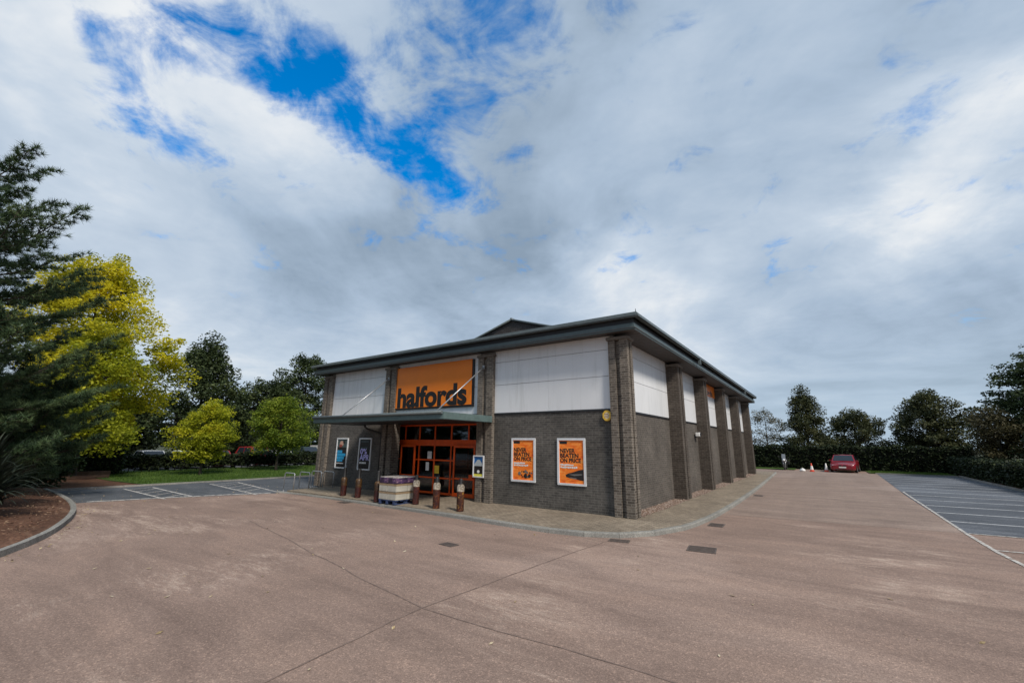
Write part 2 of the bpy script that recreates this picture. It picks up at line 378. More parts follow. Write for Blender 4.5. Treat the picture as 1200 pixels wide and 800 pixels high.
M_linefade = paint_mat('road_paint_faded', (.50, .51, .52), .52, .76)

# foliage
M_bark = plain('bark', (.055, .045, .035), .9, var=.4, scale=9)
M_yel = leaf_mat('leaf_yellow', (.24, .26, .02), (.62, .57, .03), (.92, .79, .05), trans=.5, nscale=.5)
M_yelg = leaf_mat('leaf_yellow_green', (.16, .20, .018), (.42, .45, .03), (.68, .62, .04), trans=.5, nscale=.8)
M_lime = leaf_mat('leaf_lime', (.08, .13, .016), (.20, .27, .028), (.36, .38, .04), trans=.4)
M_pine = leaf_mat('pine_needle', (.018, .040, .018), (.058, .098, .040), (.135, .185, .076), trans=.15, nscale=1.5)
M_dkg = leaf_mat('leaf_dark', (.022, .036, .016), (.060, .086, .033), (.13, .16, .06), trans=.25)
M_oak = leaf_mat('leaf_oak', (.025, .034, .016), (.064, .074, .030), (.13, .132, .055), trans=.25)
M_pale = leaf_mat('leaf_pale', (.07, .07, .05), (.13, .125, .09), (.21, .20, .15), trans=.2)
M_brownl = leaf_mat('leaf_brown', (.032, .032, .016), (.066, .060, .026), (.11, .095, .04), trans=.2)
M_hedge = leaf_mat('leaf_hedge', (.010, .017, .008), (.027, .040, .016), (.062, .078, .030), trans=.16, nscale=2)
M_hedgeg = leaf_mat('leaf_hedge_green', (.010, .020, .007), (.024, .044, .012), (.05, .075, .02), trans=.15, nscale=2)
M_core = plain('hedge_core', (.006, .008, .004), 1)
M_strap = leaf_mat('strap_leaf', (.010, .016, .010), (.024, .034, .022), (.06, .072, .05), trans=.1, nscale=3)
M_blade = leaf_mat('grass_blade', (.045, .09, .012), (.075, .14, .02), (.12, .18, .035), trans=.3, nscale=1)

# ------------------------------------------------------------------ setting: ground, car park, kerbs
def sheet(name, poly, z, mat, kind='structure'):
    b = MB(); b.face([(x, y, z) for x, y in poly]); o = b.build(name, mat); o['kind'] = kind; return o
sheet('ground', [(-900, -900), (900, -900), (900, 900), (-900, 900)], -.02, M_terrain)
sheet('car_park', [(-24, -40), (30, -40), (30, 3.6), (13.1, 3.9), (13.1, 41.5), (-3, 41.5), (-3, 34), (-24, 34)], 0, M_lot)
sheet('service_road', [(1.0, 3.5), (7.5, 4.1), (7.55, 15), (8.1, 37.5), (-2, 38.5), (-2, 31), (1, 31)], .004, M_lot2)
sheet('parking_bays_road', [(7.55, 4.1), (13.05, 4.6), (13.05, 37.2), (8.1, 37.2), (7.6, 15)], .008, M_bay)
sheet('left_bays_road', [(-23.0, -8.75), (-17.3, -8.7), (-16.6, -6), (-15.2, -2.7), (-15.4, .2), (-17.2, .6), (-17.2, 12), (-24, 12), (-23.2, 3)], .004, M_bayL)
sheet('far_car_park', [(-75, -60), (-36.5, -60), (-36.5, 60), (-75, 60)], .0, M_bayL)

def strip_pts(pts, w):
    out = []
    for i, p in enumerate(pts):
        a = Vector(pts[max(i-1, 0)]); c = Vector(pts[min(i+1, len(pts)-1)]); d = (c-a).normalized(); n = Vector((-d.y, d.x))
        out.append((Vector(p)+n*w/2, Vector(p)-n*w/2))
    return out
def strip(mb, pts, w, z, m=0):
    q = strip_pts([Vector(p) for p in pts], w)
    for (a, b), (c, d) in zip(q[:-1], q[1:]): mb.face([(b.x, b.y, z), (d.x, d.y, z), (c.x, c.y, z), (a.x, a.y, z)], m)
def smooth_line(pts, step=.5):
    # catmull-rom resample
    out = []; P_ = [Vector(p) for p in pts]
    for i in range(len(P_)-1):
        p0, p1, p2, p3 = P_[max(i-1, 0)], P_[i], P_[i+1], P_[min(i+2, len(P_)-1)]
        k = max(1, int((p2-p1).length/step))
        for j in range(k):
            t = j/k
            out.append(.5*((2*p1)+(-p0+p2)*t+(2*p0-5*p1+4*p2-p3)*t*t+(-p0+3*p1-3*p2+p3)*t**3))
    out.append(P_[-1]); return out
def kerb(name, line, w=.13, z0=-.01, z1=.115, drop=None):
    """extruded kerb with chamfered road edge; line's right-hand side faces the road"""
    mb = MB(); n = len(line); rows = []
    for i, p in enumerate(line):
        a = line[max(i-1, 0)]; c = line[min(i+1, n-1)]; d = (c-a).normalized(); nn = Vector((-d.y, d.x))
        zt = z1 if drop is None else drop(i/(n-1))
        rows.append([(*(p-nn*w/2), z0), (*(p-nn*(w/2-.008)), zt-.03), (*(p-nn*(w/2-.03)), zt), (*(p+nn*w/2), zt), (*(p+nn*w/2), z0)])
    for r0, r1 in zip(rows[:-1], rows[1:]):
        Ls = (Vector(r1[0])-Vector(r0[0])).length; f = min(.3, .004/max(Ls, .01)); dz = random.uniform(-.003, .003)
        a_ = [tuple(Vector(p)*(1-f)+Vector(q)*f+Vector((0, 0, dz))) for p, q in zip(r0, r1)]; b_ = [tuple(Vector(p)*f+Vector(q)*(1-f)+Vector((0, 0, dz))) for p, q in zip(r0, r1)]
        for k in range(4): mb.face([a_[k], b_[k], b_[k+1], a_[k+1]])
        mb.face(a_); mb.face(b_)
    o = mb.build(name, M_kerb); o['kind'] = 'structure'; return o
kl = smooth_line([(-15.6, -2.45), (-13, -2.33), (-9, -2.40), (-5, -2.55), (-2.6, -2.70), (-1.3, -2.72), (-.4, -2.58), (.35, -2.2), (.95, -1.4), (1.35, -.2), (1.55, 1.6), (1.62, 4), (1.62, 8), (1.5, 15), (1.3, 22), (1.15, 27), (1.0, 31.3), (.4, 31.8), (-2, 31.9)], .75)
kerb('paving_kerb', kl, drop=lambda t: .05+.065*min(1, t/.22))
inner = [(p.x, p.y) for p in strip and [q[0] for q in strip_pts(kl, .125)]]
pv = MB(); poly = [(-15.6, 0.2)] + inner + [(-2, 30)]
pv.prism([(x, y) for x, y in [(-15.55, 0.2)]+inner[1:]+[(-2, 28.2), (-8, 28.2), (-8, .3)]], -.005, .11, bottom=False)
o = pv.build('pavement', M_pave); o['kind'] = 'structure'
# island of soil on the left with its kerb
il = smooth_line([(-2.5, -17.5), (-4.2, -14.6), (-6.4, -12.7), (-8.4, -11.36), (-10, -10.55), (-11.7, -9.95), (-13.3, -9.5), (-14.7, -9.2), (-16.2, -8.97), (-17.3, -8.85), (-19.5, -8.7), (-23.2, -8.6)], .6)
il = [p + Vector((0, -.06)) for p in il]
kerb('island_kerb', list(reversed(il)), .15, -.01, .13)
mb = MB(); pl = [(q[1].x, q[1].y) for q in strip_pts(il, .13)]
# soil bed as a gently mounded grid strip
nrow = 9; rows = []
for i, p in enumerate(il):
    a = il[max(i-1, 0)]; c = il[min(i+1, len(il)-1)]; d = (c-a).normalized(); nn = Vector((d.y, -d.x))*-1
    nn = Vector((-d.y, d.x)); nn = nn if nn.y < 0 else -nn
    rows.append([(p.x+nn.x*w_, p.y+nn.y*w_, .10+.05*math.sin(i*1.7+j)*(j > 0)+.28*(1-math.exp(-w_/2))) for j, w_ in enumerate((.06, .3, .7, 1.2, 2, 3, 4.5, 7, 12))])
for r0, r1 in zip(rows[:-1], rows[1:]):
    for k in range(8): mb.face([r0[k], r1[k], r1[k+1], r0[k+1]], 0, True)
o = mb.build('soil', M_soil); o['kind'] = 'structure'
sheet('soil_bank', [(-36.4, -40), (-23.2, -40), (-23.2, -5.2), (-27.5, -5.6), (-36.4, -5.6)], .035, M_soil)
sheet('lawn', [(-36.4, -5.6), (-27.5, -5.6), (-23.25, -5.1), (-23.05, -1), (-23.3, 3), (-24.1, 12), (-24.1, 40), (-36.4, 40)], .05, M_grass_s)
kerb('lawn_kerb', smooth_line([(-24.15, 12), (-23.3, 3), (-23.1, -1), (-23.2, -5), (-23.25, -8.6)], .8), .12, -.01, .075)
sheet('rear_lawn', [(7.6, 37.3), (13.4, 37.3), (14, 42.5), (7.6, 42.5)], .05, M_grass_s)
sheet('rear_verge', [(-8, 38.6), (2.0, 38.9), (2.0, 42.5), (-8, 42.5)], .05, M_grass_s)
sheet('right_verge', [(13.15, -10), (40, -10), (40, 60), (13.15, 60)], .05, M_soil)
kerb('bay_kerb', smooth_line([(13.1, -6), (13.1, 10), (13.1, 30), (13.25, 37.2)], 1.5), .12, -.01, .11)
kerb('rear_kerb', smooth_line([(13.3, 37.25), (8, 37.3)], 1), .12, -.01, .09)

# grass blades on the lawns (uncountable)
def blades(name, n, area, z, h, mat, seed):
    rg = np.random.default_rng(seed); V = []; F = []; x = rg.uniform(area[0], area[1], n); y = rg.uniform(area[2], area[3], n)
    a = rg.uniform(0, 2*np.pi, n); hh = h*rg.uniform(.5, 1.3, n); w = .012*rg.uniform(.7, 1.4, n)
    lx = rg.normal(0, .4, n)*hh; ly = rg.normal(0, .4, n)*hh
    p0 = np.stack([x-np.cos(a)*w, y-np.sin(a)*w, np.full(n, z)], 1); p1 = np.stack([x+np.cos(a)*w, y+np.sin(a)*w, np.full(n, z)], 1); p2 = np.stack([x+lx, y+ly, z+hh], 1)
    V = np.stack([p0, p1, p2], 1).reshape(-1, 3); F = np.arange(n*3).reshape(-1, 3)
    o = np_mesh(name, V, F, mat, None, rg.random(n), 3); tag(o, None, None, None, 'stuff'); return o
tag(blades('grass', 26000, (-34.5, -23.5, -5.2, 11), .05, .09, M_blade, 3), 'short mown green grass strip between bays and hedge', 'grass')
tag(blades('grass', 5000, (7.8, 13.2, 37.5, 42), .05, .09, M_blade, 4), 'small patch of grass beside the far right hedge', 'grass')

# slab joints, bay markings, gullies
mb = MB()
def wob(pts, a=.02):
    out = smooth_line(pts, .4); return [p+Vector((random.uniform(-a, a), random.uniform(-a, a))) for p in out]
strip(mb, wob([(-9, -6.6), (-6.16, -7.12), (-3, -7.78), (-.02, -8.32), (1.7, -8.27), (3.38, -8.22), (6, -8.3)]), .022, .004)
strip(mb, wob([(.25, -2.9), (.12, -4.95), (.02, -6.8), (-.02, -8.32), (.06, -9.4), (.19, -10.6), (.3, -12)]), .022, .0045)
o = mb.build('slab_joint', M_joint); o['kind'] = 'structure'
mb = MB()
def line(pts, w=.1, z=.012): strip(mb, pts, w, z)
line([(7.55, 4.1), (7.57, 1.5), (7.7, -.6)], .085); line([(7.55, 4.1), (7.62, 9), (7.75, 18)], .075, .0125)
line([(7.61, 4.15), (9.5, 4.3), (13.0, 4.6)]); line([(7.62, 1.75), (9.5, 1.95), (13, 2.2)])
o = mb.build('bay_marking', M_line); o['kind'] = 'structure'
mb = MB()
for k in range(1, 14):
    y = 4.2+2.38*k
    line([(7.62+k*.035, y), (10, y+.12), (12.9, y+.3)], .15)
o = mb.build('faded_bay_marking', M_linefade); o['kind'] = 'structure'
mb = MB()
def lineL(pts, w=.1, z=.008): strip(mb, pts, w, z)
for y0, y1 in ((-6.25, -6.38), (-5.2, -5.42), (-2.75, -3.5), (-1.4, -2.5)):
    lineL([(-22.0, y0), (-16.3 if y1 < -4 else -15.2, y1)])
for a0, a1, b0, b1 in ((-6.25, -6.38, -5.2, -5.42), (-2.75, -3.5, -1.4, -2.5)):
    for k in range(5):
        t = (k+.5)/5; t2 = (k-.3)/5
        xa = -22+5.8*t; xb = -22+5.8*max(0, t2)
        lineL([(xa, a0+(a1-a0)*t), (xb, b0+(b1-b0)*max(0, t2))], .07, .0085)
lineL([(-17.45, -8.4), (-16.9, -6.4), (-16.15, -4.2), (-15.5, -2.8)], .24, .0082)
o = mb.build('bay_marking', M_line); o['kind'] = 'structure'

def gully(x, y, w, d, rz, label, cat='drain cover'):
    e = empty('drain_cover', (x, y, 0), label, cat, rz=rz)
    b = MB(); t = .028
    b.box(-w, w, -d, -d+t, .004, .013).box(-w, w, d-t, d, .004, .013).box(-w, -w+t, -d+t, d-t, .004, .013).box(w-t, w, -d+t, d-t, .004, .013)
    b.build('frame', M_iron, e, False)
    g = MB(); n = max(4, int(d*2/.06))
    g.box(-w+t, w-t, -d+t, d-t, .004, .0065)
    for k in range(n):
        y0 = -d+t+(2*d-2*t)*(k+.3)/n; g.box(-w+t, w-t, y0, y0+.022, .007, .012)
    g.build('grate', M_iron, e, False)
    return e
gully(2.28, -2.25, .29, .29, R(8), 'square iron manhole cover out in the tarmac off the building corner', 'manhole')
gully(.5, -2.55, .24, .15, R(12), 'rectangular iron drain grate against the rounded kerb corner')
gully(1.93, 1.2, .2, .28, R(2), 'iron drain grate along the side kerb nearest the corner')
gully(-2.39, -5.31, .20, .13, R(-5), 'small worn iron cover alone in the open tarmac before the posters', 'manhole')
gully(1.95, 10.7, .2, .28, 0, 'iron drain grate further down the side kerb')
gully(-10.3, -2.62, .26, .16, 0, 'iron drain grate at the kerb before the left bollards')

# pebble bed between the side pilasters
sheetp = MB()
for y0, y1 in ((.6, 5.88), (6.7, 10.78), (11.6, 15.93), (16.75, 21.13), (21.95, 26.6)):
    sheetp.face([(-.5, y0, .116), (-.02, y0, .116), (.06, (y0+y1)/2, .116), (-.02, y1, .116), (-.5, y1, .116)])
o = sheetp.build('gravel_bed', M_gravel); o['kind'] = 'structure'
rg = np.random.default_rng(5); V = []; F = []
for y0, y1 in ((.6, 5.88), (6.7, 10.78), (11.6, 15.93), (16.75, 21.13), (21.95, 26.6)):
    for k in range(int((y1-y0)*85)):
        c = np.array([rg.uniform(-.48, .06), rg.uniform(y0, y1), .118]); r = rg.uniform(.016, .04)
        n = len(V); ang = rg.uniform(0, 6.28)
        for j in range(5): V.append(c+r*np.array([math.cos(ang+j*1.257), math.sin(ang+j*1.257), 0])*rg.uniform(.8, 1.2))
        V.append(c+np.array([0, 0, r*.8]))
        for j in range(5): F.append((n+j, n+(j+1) % 5, n+5))
M_peb = leaf_mat('pebbles', (.14, .095, .075), (.26, .19, .155), (.42, .35, .30), trans=0, nscale=40)
tag(np_mesh('gravel', V, F, M_peb, None, rg.random(len(F)), 3), 'pinkish brown pebbles loose along the side wall foot', 'gravel', kind='stuff')
# bark chips and fallen leaves
V = []; F = []
for k in range(2600):
    i = rg.integers(0, len(il)-1); t = rg.random(); p = il[i]*(1-t)+il[i+1]*t; w_ = rg.exponential(1.2)+.2
    d = (il[i+1]-il[i]).normalized(); nn = Vector((-d.y, d.x)); nn = nn if nn.y < 0 else -nn
    c = np.array([p.x+nn.x*w_, p.y+nn.y*w_, .15+.28*(1-math.exp(-w_/2))+.02]); s = rg.uniform(.02, .06); q = rg.normal(0, 1, (2, 3)); q[0] /= np.linalg.norm(q[0]); q[1] /= np.linalg.norm(q[1]); q[:, 2] *= .35
    n = len(V); V += [c-q[0]*s, c+q[1]*s*.5, c+q[0]*s, c-q[1]*s*.5]; F.append((n, n+1, n+2, n+3))
M_chip = leaf_mat('bark_chips', (.07, .036, .022), (.165, .092, .056), (.36, .25, .16), trans=0, nscale=30)
tag(np_mesh('bark_litter', V, F, M_chip, None, rg.random(len(F))), 'brown bark chips and dead leaves covering the island bed', 'bark litter', kind='stuff')
V = []; F = []
for k in range(420):
    if k < 200:
        i = rg.integers(3, len(il)-3); p = il[i]; w_ = .14+rg.exponential(.16); c = np.array([p.x+w_*.35+rg.normal(0, .2), p.y+w_, .012])
    elif k < 300: c = np.array([rg.uniform(-16, 8), rg.uniform(-11, -2.9), .012])
    else: c = np.array([rg.uniform(-23, -15), rg.uniform(-8.4, -1), .016])
    s = rg.uniform(.02, .05); a = rg.uniform(0, 6.28); u = np.array([math.cos(a), math.sin(a), rg.uniform(0, .4)])*s; w = np.array([-math.sin(a), math.cos(a), rg.uniform(0, .3)])*s*.5
    n = len(V); V += [c-u, c+w, c+u, c-w]; F.append((n, n+1, n+2, n+3))
M_litter = leaf_mat('fallen_leaf', (.20, .14, .07), (.40, .30, .16), (.60, .52, .38), trans=0, nscale=20)
tag(np_mesh('leaf_litter', V, F, M_litter, None, rg.random(len(F))), 'pale fallen leaves scattered along kerbs and tarmac', 'fallen leaves', kind='stuff')

# ------------------------------------------------------------------ the store
GZ = .05                     # walls start inside the paving
HP = 5.53                    # pier top
FW = .15                     # front wall plane
SW = -.5                     # side wall plane
BX0, BX1, BY1 = -16.85, 0, 27.4
store = empty('store_building', (-8.4, 13.7, 0), 'dark brick retail store with white cladding, orange sign and low grey roof', 'building')
T = .3
SILL = 3.32
FB = [(-16.1, -11.75), (-5.38, -.62)]          # brick bays on the front
w = MB()
for a, b in FB: w.box(a-.2, b+.2, FW, FW+T, GZ, SILL)
w.box(-11.9, -11.6, FW+T, 1.6, GZ, 3.1); w.box(-5.5, -5.3, FW+T, 1.6, GZ, 3.1)   # returns of the recess
w.box(BX0+.1, BX0+.1+T, FW+.01, BY1-.05, GZ, HP+.2)
w.box(BX0+.15, SW-.02, BY1-.4, BY1-.1, GZ, HP+.2)
w.build('wall', M_brick, store)
w = MB(); w.box(SW-T, SW, FW+.02, BY1-.05, GZ, SILL); w.build('wall', M_brick_side, store)
# upper wall core behind the cladding
w = MB(); w.box(BX0+.2, SW-.04, FW+.04, FW+.2, SILL, 5.75); w.box(SW-.2, SW-.04, FW+.2, BY1-.2, SILL, 5.75)
w.build('upper_wall', M_seam, store)
# white cladding panels, one per bay
def front_panel(x0, x1):
    b = MB(); zs = [SILL+.02, 4.40, 5.28, 5.74]
    xm = (x0+x1)/2
    for z0, z1 in zip(zs[:-1], zs[1:]):
        for xa, xb in ((x0, xm), (xm, x1)): b.box(xa+.003, xb-.003, FW-.005, FW+.035, z0+.007, z1-.007)
    b.build('cladding_panel', M_white, store, bevel=.003)
front_panel(-16.1, -11.75); front_panel(-11.05, -6.12); front_panel(-5.38, -.62)
SB = [(.45, 5.9), (6.65, 10.8), (11.55, 15.95), (16.7, 21.15), (21.9, 26.65)]
for a, b_ in SB:
    b = MB(); zs = [SILL+.02, 4.40, 5.28, 5.74]
    for z0, z1 in zip(zs[:-1], zs[1:]): b.box(SW-.035, SW+.008, a, b_, z0+.007, z1-.007)
    b.build('cladding_panel', M_white, store, bevel=.003)
# dark drip trims under the cladding
for x0, x1 in ((-16.1, -11.78), (-5.38, -.64)): MB().box(x0, x1, FW-.03, FW+.02, SILL-.04, SILL+.015).build('drip_trim', M_dark, store)
for a, b_ in SB: MB().box(SW-.02, SW+.035, a, b_, SILL-.04, SILL+.015).build('drip_trim', M_dark, store)
# piers with a recessed centre groove and stone cap
def pier(x0, x1, y0, y1, front=True, side=False, both=False):
    b = MB(); g = .16; d = .11; wx = x1-x0; wy = y1-y0; e = .004
    if front and not side:
        a, c = x0+wx*.36, x0+wx*.58
        b.box(x0, a, y0, y1, GZ, HP); b.box(c, x1, y0, y1, GZ, HP); b.box(a, c, y0+d, y1-e, GZ, HP)
    elif side and not front:
        a, c = y0+wy*.40, y0+wy*.60
        b.box(x0, x1, y0, a, GZ, HP); b.box(x0, x1, c, y1, GZ, HP); b.box(x0+e, x1-d, a, c, GZ, HP)
    else:
        # corner pier: grooves on both faces
        poly = [(x0, y0), (x0+wx*.36, y0), (x0+wx*.36, y0+d), (x0+wx*.58, y0+d), (x0+wx*.58, y0), (x1, y0), (x1, y0+wy*.36), (x1-d, y0+wy*.36), (x1-d, y0+wy*.62), (x1, y0+wy*.62), (x1, y1), (x0, y1)]
        b.prism(poly, GZ, HP)
    p = b.build('pier', M_pier if front else M_pilaster_shade, store)
    c = MB(); k = .05; c.box(x0-k, x1+k, y0-k, y1+(.0 if not side else k), HP, HP+.10); c.build('cap', M_cap, p, bevel=.012)
pier(-16.85, -16.12, 0, .45); pier(-11.77, -11.04, 0, .45); pier(-6.13, -5.38, 0, .45)
pier(-.64, 0, 0, .48, True, True)
for y0 in (5.9, 10.8, 15.95, 21.15, 26.65): pier(SW-.1, 0, y0, y0+.75, False, True)
# soffit, fascia, gutter, roof
OV = .48
ex0, ex1, ey0, ey1 = BX0-.45, OV, -OV, BY1+OV
b = MB()
b.box(ex0+.04, ex1-.04, ey0+.04, FW+.3, 5.745, 5.765); b.box(SW-.3, ex1-.04, FW+.3, ey1-.04, 5.745, 5.765); b.box(ex0+.04, BX0+.4, FW+.3, ey1-.04, 5.745, 5.765)
n = int((ex1-ex0)/.3)
for k in range(n):
    x = ex0+.15+k*.3
    if x < ex1-.2: b.box(x, x+.012, ey0+.06, FW-.02, 5.738, 5.744)
for k in range(int((ey1-ey0)/.3)):
    y = ey0+.6+k*.3
    if y < ey1-.1: b.box(SW+.02, ex1-.06, y, y+.012, 5.738, 5.744)
b.build('soffit', M_soffit, store)
def ring(b, o, z0, z1, t):
    x0, x1, y0, y1 = ex0-o, ex1+o, ey0-o, ey1+o
    b.box(x0, x1, y0, y0+t, z0, z1).box(x0, x1, y1-t, y1, z0, z1).box(x0, x0+t, y0+t, y1-t, z0, z1).box(x1-t, x1, y0+t, y1-t, z0, z1)
b = MB(); ring(b, -.06, 5.70, 5.90, .04); b.build('fascia', M_fascia, store, bevel=.008)
b = MB(); ring(b, -.12, 5.88, 6.08, .04); b.build('recessed_band', M_dark, store)  # black band set back between fascia and gutter
b = MB(); ring(b, .10, 6.06, 6.20, .16)
b.build('gutter', M_gutter, store, bevel=.03)
b = MB()
zr = 7.15; r0 = (-8.4, 7.2); r1 = (-8.4, 20.2); ze = 6.17
A, B_, C_, D_ = (ex0, ey0, ze), (ex1, ey0, ze), (ex1, ey1, ze), (ex0, ey1, ze); E1, E2 = (*r0, zr), (*r1, zr)
b.face([A, B_, E1]); b.face([B_, C_, E2, E1]); b.face([C_, D_, E2]); b.face([D_, A, E1, E2])
roof = b.build('roof', M_roof, store)
# raised ridge gable that shows above the gutter
yr0, yr1, xr, zt, k_ = 5.6, 22, -8.5, 8.86, .30
hw = 5.6
b = MB()
b.face([(xr-hw, yr0, zt-k_*hw-.2), (xr+hw, yr0, zt-k_*hw-.2), (xr+hw, yr0, zt-k_*hw), (xr, yr0, zt), (xr-hw, yr0, zt-k_*hw)])
b.face([(xr-hw, yr1, zt-k_*hw-.2), (xr-hw, yr1, zt-k_*hw), (xr, yr1, zt), (xr+hw, yr1, zt-k_*hw), (xr+hw, yr1, zt-k_*hw-.2)])
b.face([(xr, yr0-.1, zt+.03), (xr+hw+.2, yr0-.1, zt+.03-k_*(hw+.2)), (xr+hw+.2, yr1+.1, zt+.03-k_*(hw+.2)), (xr, yr1+.1, zt+.03)])
b.face([(xr-hw-.2, yr0-.1, zt+.03-k_*(hw+.2)), (xr, yr0-.1, zt+.03), (xr, yr1+.1, zt+.03), (xr-hw-.2, yr1+.1, zt+.03-k_*(hw+.2))])
rg_ = b.build('ridge_gable', M_roof, roof)
b = MB()
for s in (-1, 1): b.tube([(xr, yr0-.08, zt+.0), (xr+s*(hw+.2), yr0-.08, zt-k_*(hw+.2))], .06, 6)
b.tube([(xr, yr0-.1, zt+.03), (xr, yr1+.1, zt+.03)], .08, 6)
b.build('verge', M_gutter, roof)
b = MB(); b.tube([(ex1+.05, ey0-.05, 6.19), (ex1+.05, ey0-.05, 6.30)], [.014, .006], 6); b.build('finial', M_dark, store)
# canopy over the entrance
b = MB(); cx0, cx1, cy0, cy1, cz0, cz1 = -12.95, -5.40, -2.60, -.003, 2.98, 3.23
b.box(cx0, cx1, cy0, cy1, cz1-.04, cz1-.02)
cn = b.build('canopy', M_fascia, store)
b = MB(); b.box(cx0, cx1, cy0-.05, cy0, cz0, cz1).box(cx0-.05, cx0, cy0-.05, cy1, cz0, cz1).box(cx1, cx1+.05, cy0-.05, cy1, cz0, cz1)
b.build('canopy_fascia', plain('canopy_green_grey', (.10, .148, .145), .4), cn, bevel=.02)
b = MB(); b.tube([(cx0-.03, cy0-.09, cz1-.02), (cx1+.03, cy0-.09, cz1-.02)], .055, 8); b.build('canopy_gutter', M_gutter, cn)
b = MB(); b.box(cx0+.02, cx1-.02, cy0+.02, cy1-.01, cz0+.03, cz0+.05); b.box(-11.6, -5.5, FW, .9, 3.02, 3.06); b.build('canopy_ceiling', M_dark, cn)
for (a, c) in (((-6.35, -2.1, 3.22), (-5.85, -.0, 5.14)), ((-11.95, -2.1, 3.22), (-11.55, -.0, 5.12))):
    b = MB(); b.tube([a, c], .024, 8); b.box(c[0]-.045, c[0]+.045, -.012, .0, c[2]-.07, c[2]+.07); b.build('tie_rod', M_steel, cn)
b = MB(); b.tube([(-12.35, -.5, 2.99), (-12.35, -.5, 2.90), (-12.3, -.42, 2.82), (-12.0, -.02, 2.66), (-11.92, .08, 2.60), (-11.9, .09, 2.5), (-11.9, .09, .12)], .045, 8); b.build('downpipe', M_pipe, cn)

# glazed entrance: fixed screen, sliding leaves
GY = .88
ent = MB()
xs = [-11.6, -11.12, -10.17, -9.2, -8.22, -7.25, -6.2]
for i, x in enumerate(xs): ent.box(x-.035, x+.035, GY-.03, GY+.04, .11, 3.02)
ent.box(xs[0], xs[-1], GY-.06, GY+.06, 2.10, 2.36)
ent.box(xs[0], xs[-1], GY-.028, GY+.028, 2.95, 3.02)
ent.box(xs[0], xs[-1], GY-.026, GY+.026, 1.47, 1.53)
ent.box(xs[1], xs[-1], GY-.026, GY+.026, .74, .80)
ent.box(xs[0], xs[-1], GY-.024, GY+.024, .112, .2)
scr = ent.build('entrance_screen', M_frame, store, bevel=.006)
for i in range(len(xs)-1):
    for z0, z1 in ((.2, .74), (.8, 1.47), (1.53, 2.10), (2.36, 2.95)):
        b = MB(); b.box(xs[i]+.035, xs[i+1]-.035, GY-.004, GY+.004, z0, z1); b.build('pane', M_glass, scr)
def leaf(x0, x1, y):
    b = MB(); t = .075
    b.box(x0, x0+t, y-.03, y+.03, .12, 2.12).box(x1-t, x1, y-.03, y+.03, .12, 2.12).box(x0+t, x1-t, y-.03, y+.03, .12, .26).box(x0+t, x1-t, y-.03, y+.03, 2.04, 2.12).box(x0+t, x1-t, y-.03, y+.03, .78, .85)
    d = b.build('door', M_frame, store, bevel=.006)
    g = MB(); g.box(x0+t, x1-t, y-.004, y+.004, .26, .78).box(x0+t, x1-t, y-.004, y+.004, .85, 2.04); g.build('pane', M_glass, d)
    return d
d1 = leaf(-7.92, -6.75, GY-.16); d2 = leaf(-11.2, -10.25, GY-.16)
b = MB(); b.box(-9.62, -9.36, GY-.012, GY-.008, 1.55, 1.86).box(-9.7, -9.5, GY-.011, GY-.007, 1.05, 1.4); b.build('notice', M_whitep, scr)
b = MB(); b.box(-9.12, -8.85, GY-.045, GY-.04, .95, 1.28); b.build('notice', plain('yellow_notice', (.75, .50, .04), .6), scr)
b = MB(); b.box(-7.0, -6.8, GY-.25, GY-.20, .85, 1.0); b.build('door_guard', M_frame, d1)
# interior
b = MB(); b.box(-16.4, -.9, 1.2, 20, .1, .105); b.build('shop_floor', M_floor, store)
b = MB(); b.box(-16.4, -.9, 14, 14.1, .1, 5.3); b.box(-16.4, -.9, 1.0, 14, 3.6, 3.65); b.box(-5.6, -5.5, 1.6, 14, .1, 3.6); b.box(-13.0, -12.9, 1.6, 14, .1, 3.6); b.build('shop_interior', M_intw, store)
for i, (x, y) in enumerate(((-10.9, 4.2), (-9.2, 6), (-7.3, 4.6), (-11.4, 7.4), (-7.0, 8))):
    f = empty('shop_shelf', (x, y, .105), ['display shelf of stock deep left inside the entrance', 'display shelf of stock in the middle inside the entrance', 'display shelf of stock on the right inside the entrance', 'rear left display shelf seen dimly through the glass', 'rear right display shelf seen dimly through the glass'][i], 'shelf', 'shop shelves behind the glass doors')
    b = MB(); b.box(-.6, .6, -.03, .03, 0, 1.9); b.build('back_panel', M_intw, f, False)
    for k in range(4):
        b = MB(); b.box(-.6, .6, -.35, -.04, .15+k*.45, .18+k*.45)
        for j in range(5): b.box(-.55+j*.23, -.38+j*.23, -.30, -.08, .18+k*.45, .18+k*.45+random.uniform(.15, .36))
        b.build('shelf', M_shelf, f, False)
for x, y, l in ((-9.6, 3.2, 'left lit white ceiling light behind the transom glass'), (-8.0, 3.2, 'right lit white ceiling light behind the transom glass')):
    b = MB(); b.box(-.35, .35, -.06, .06, -.06, 0); f = b.build('ceiling_light', [M_lit], None); f.location = (x, y, 3.25); tag(f, l, 'ceiling light')

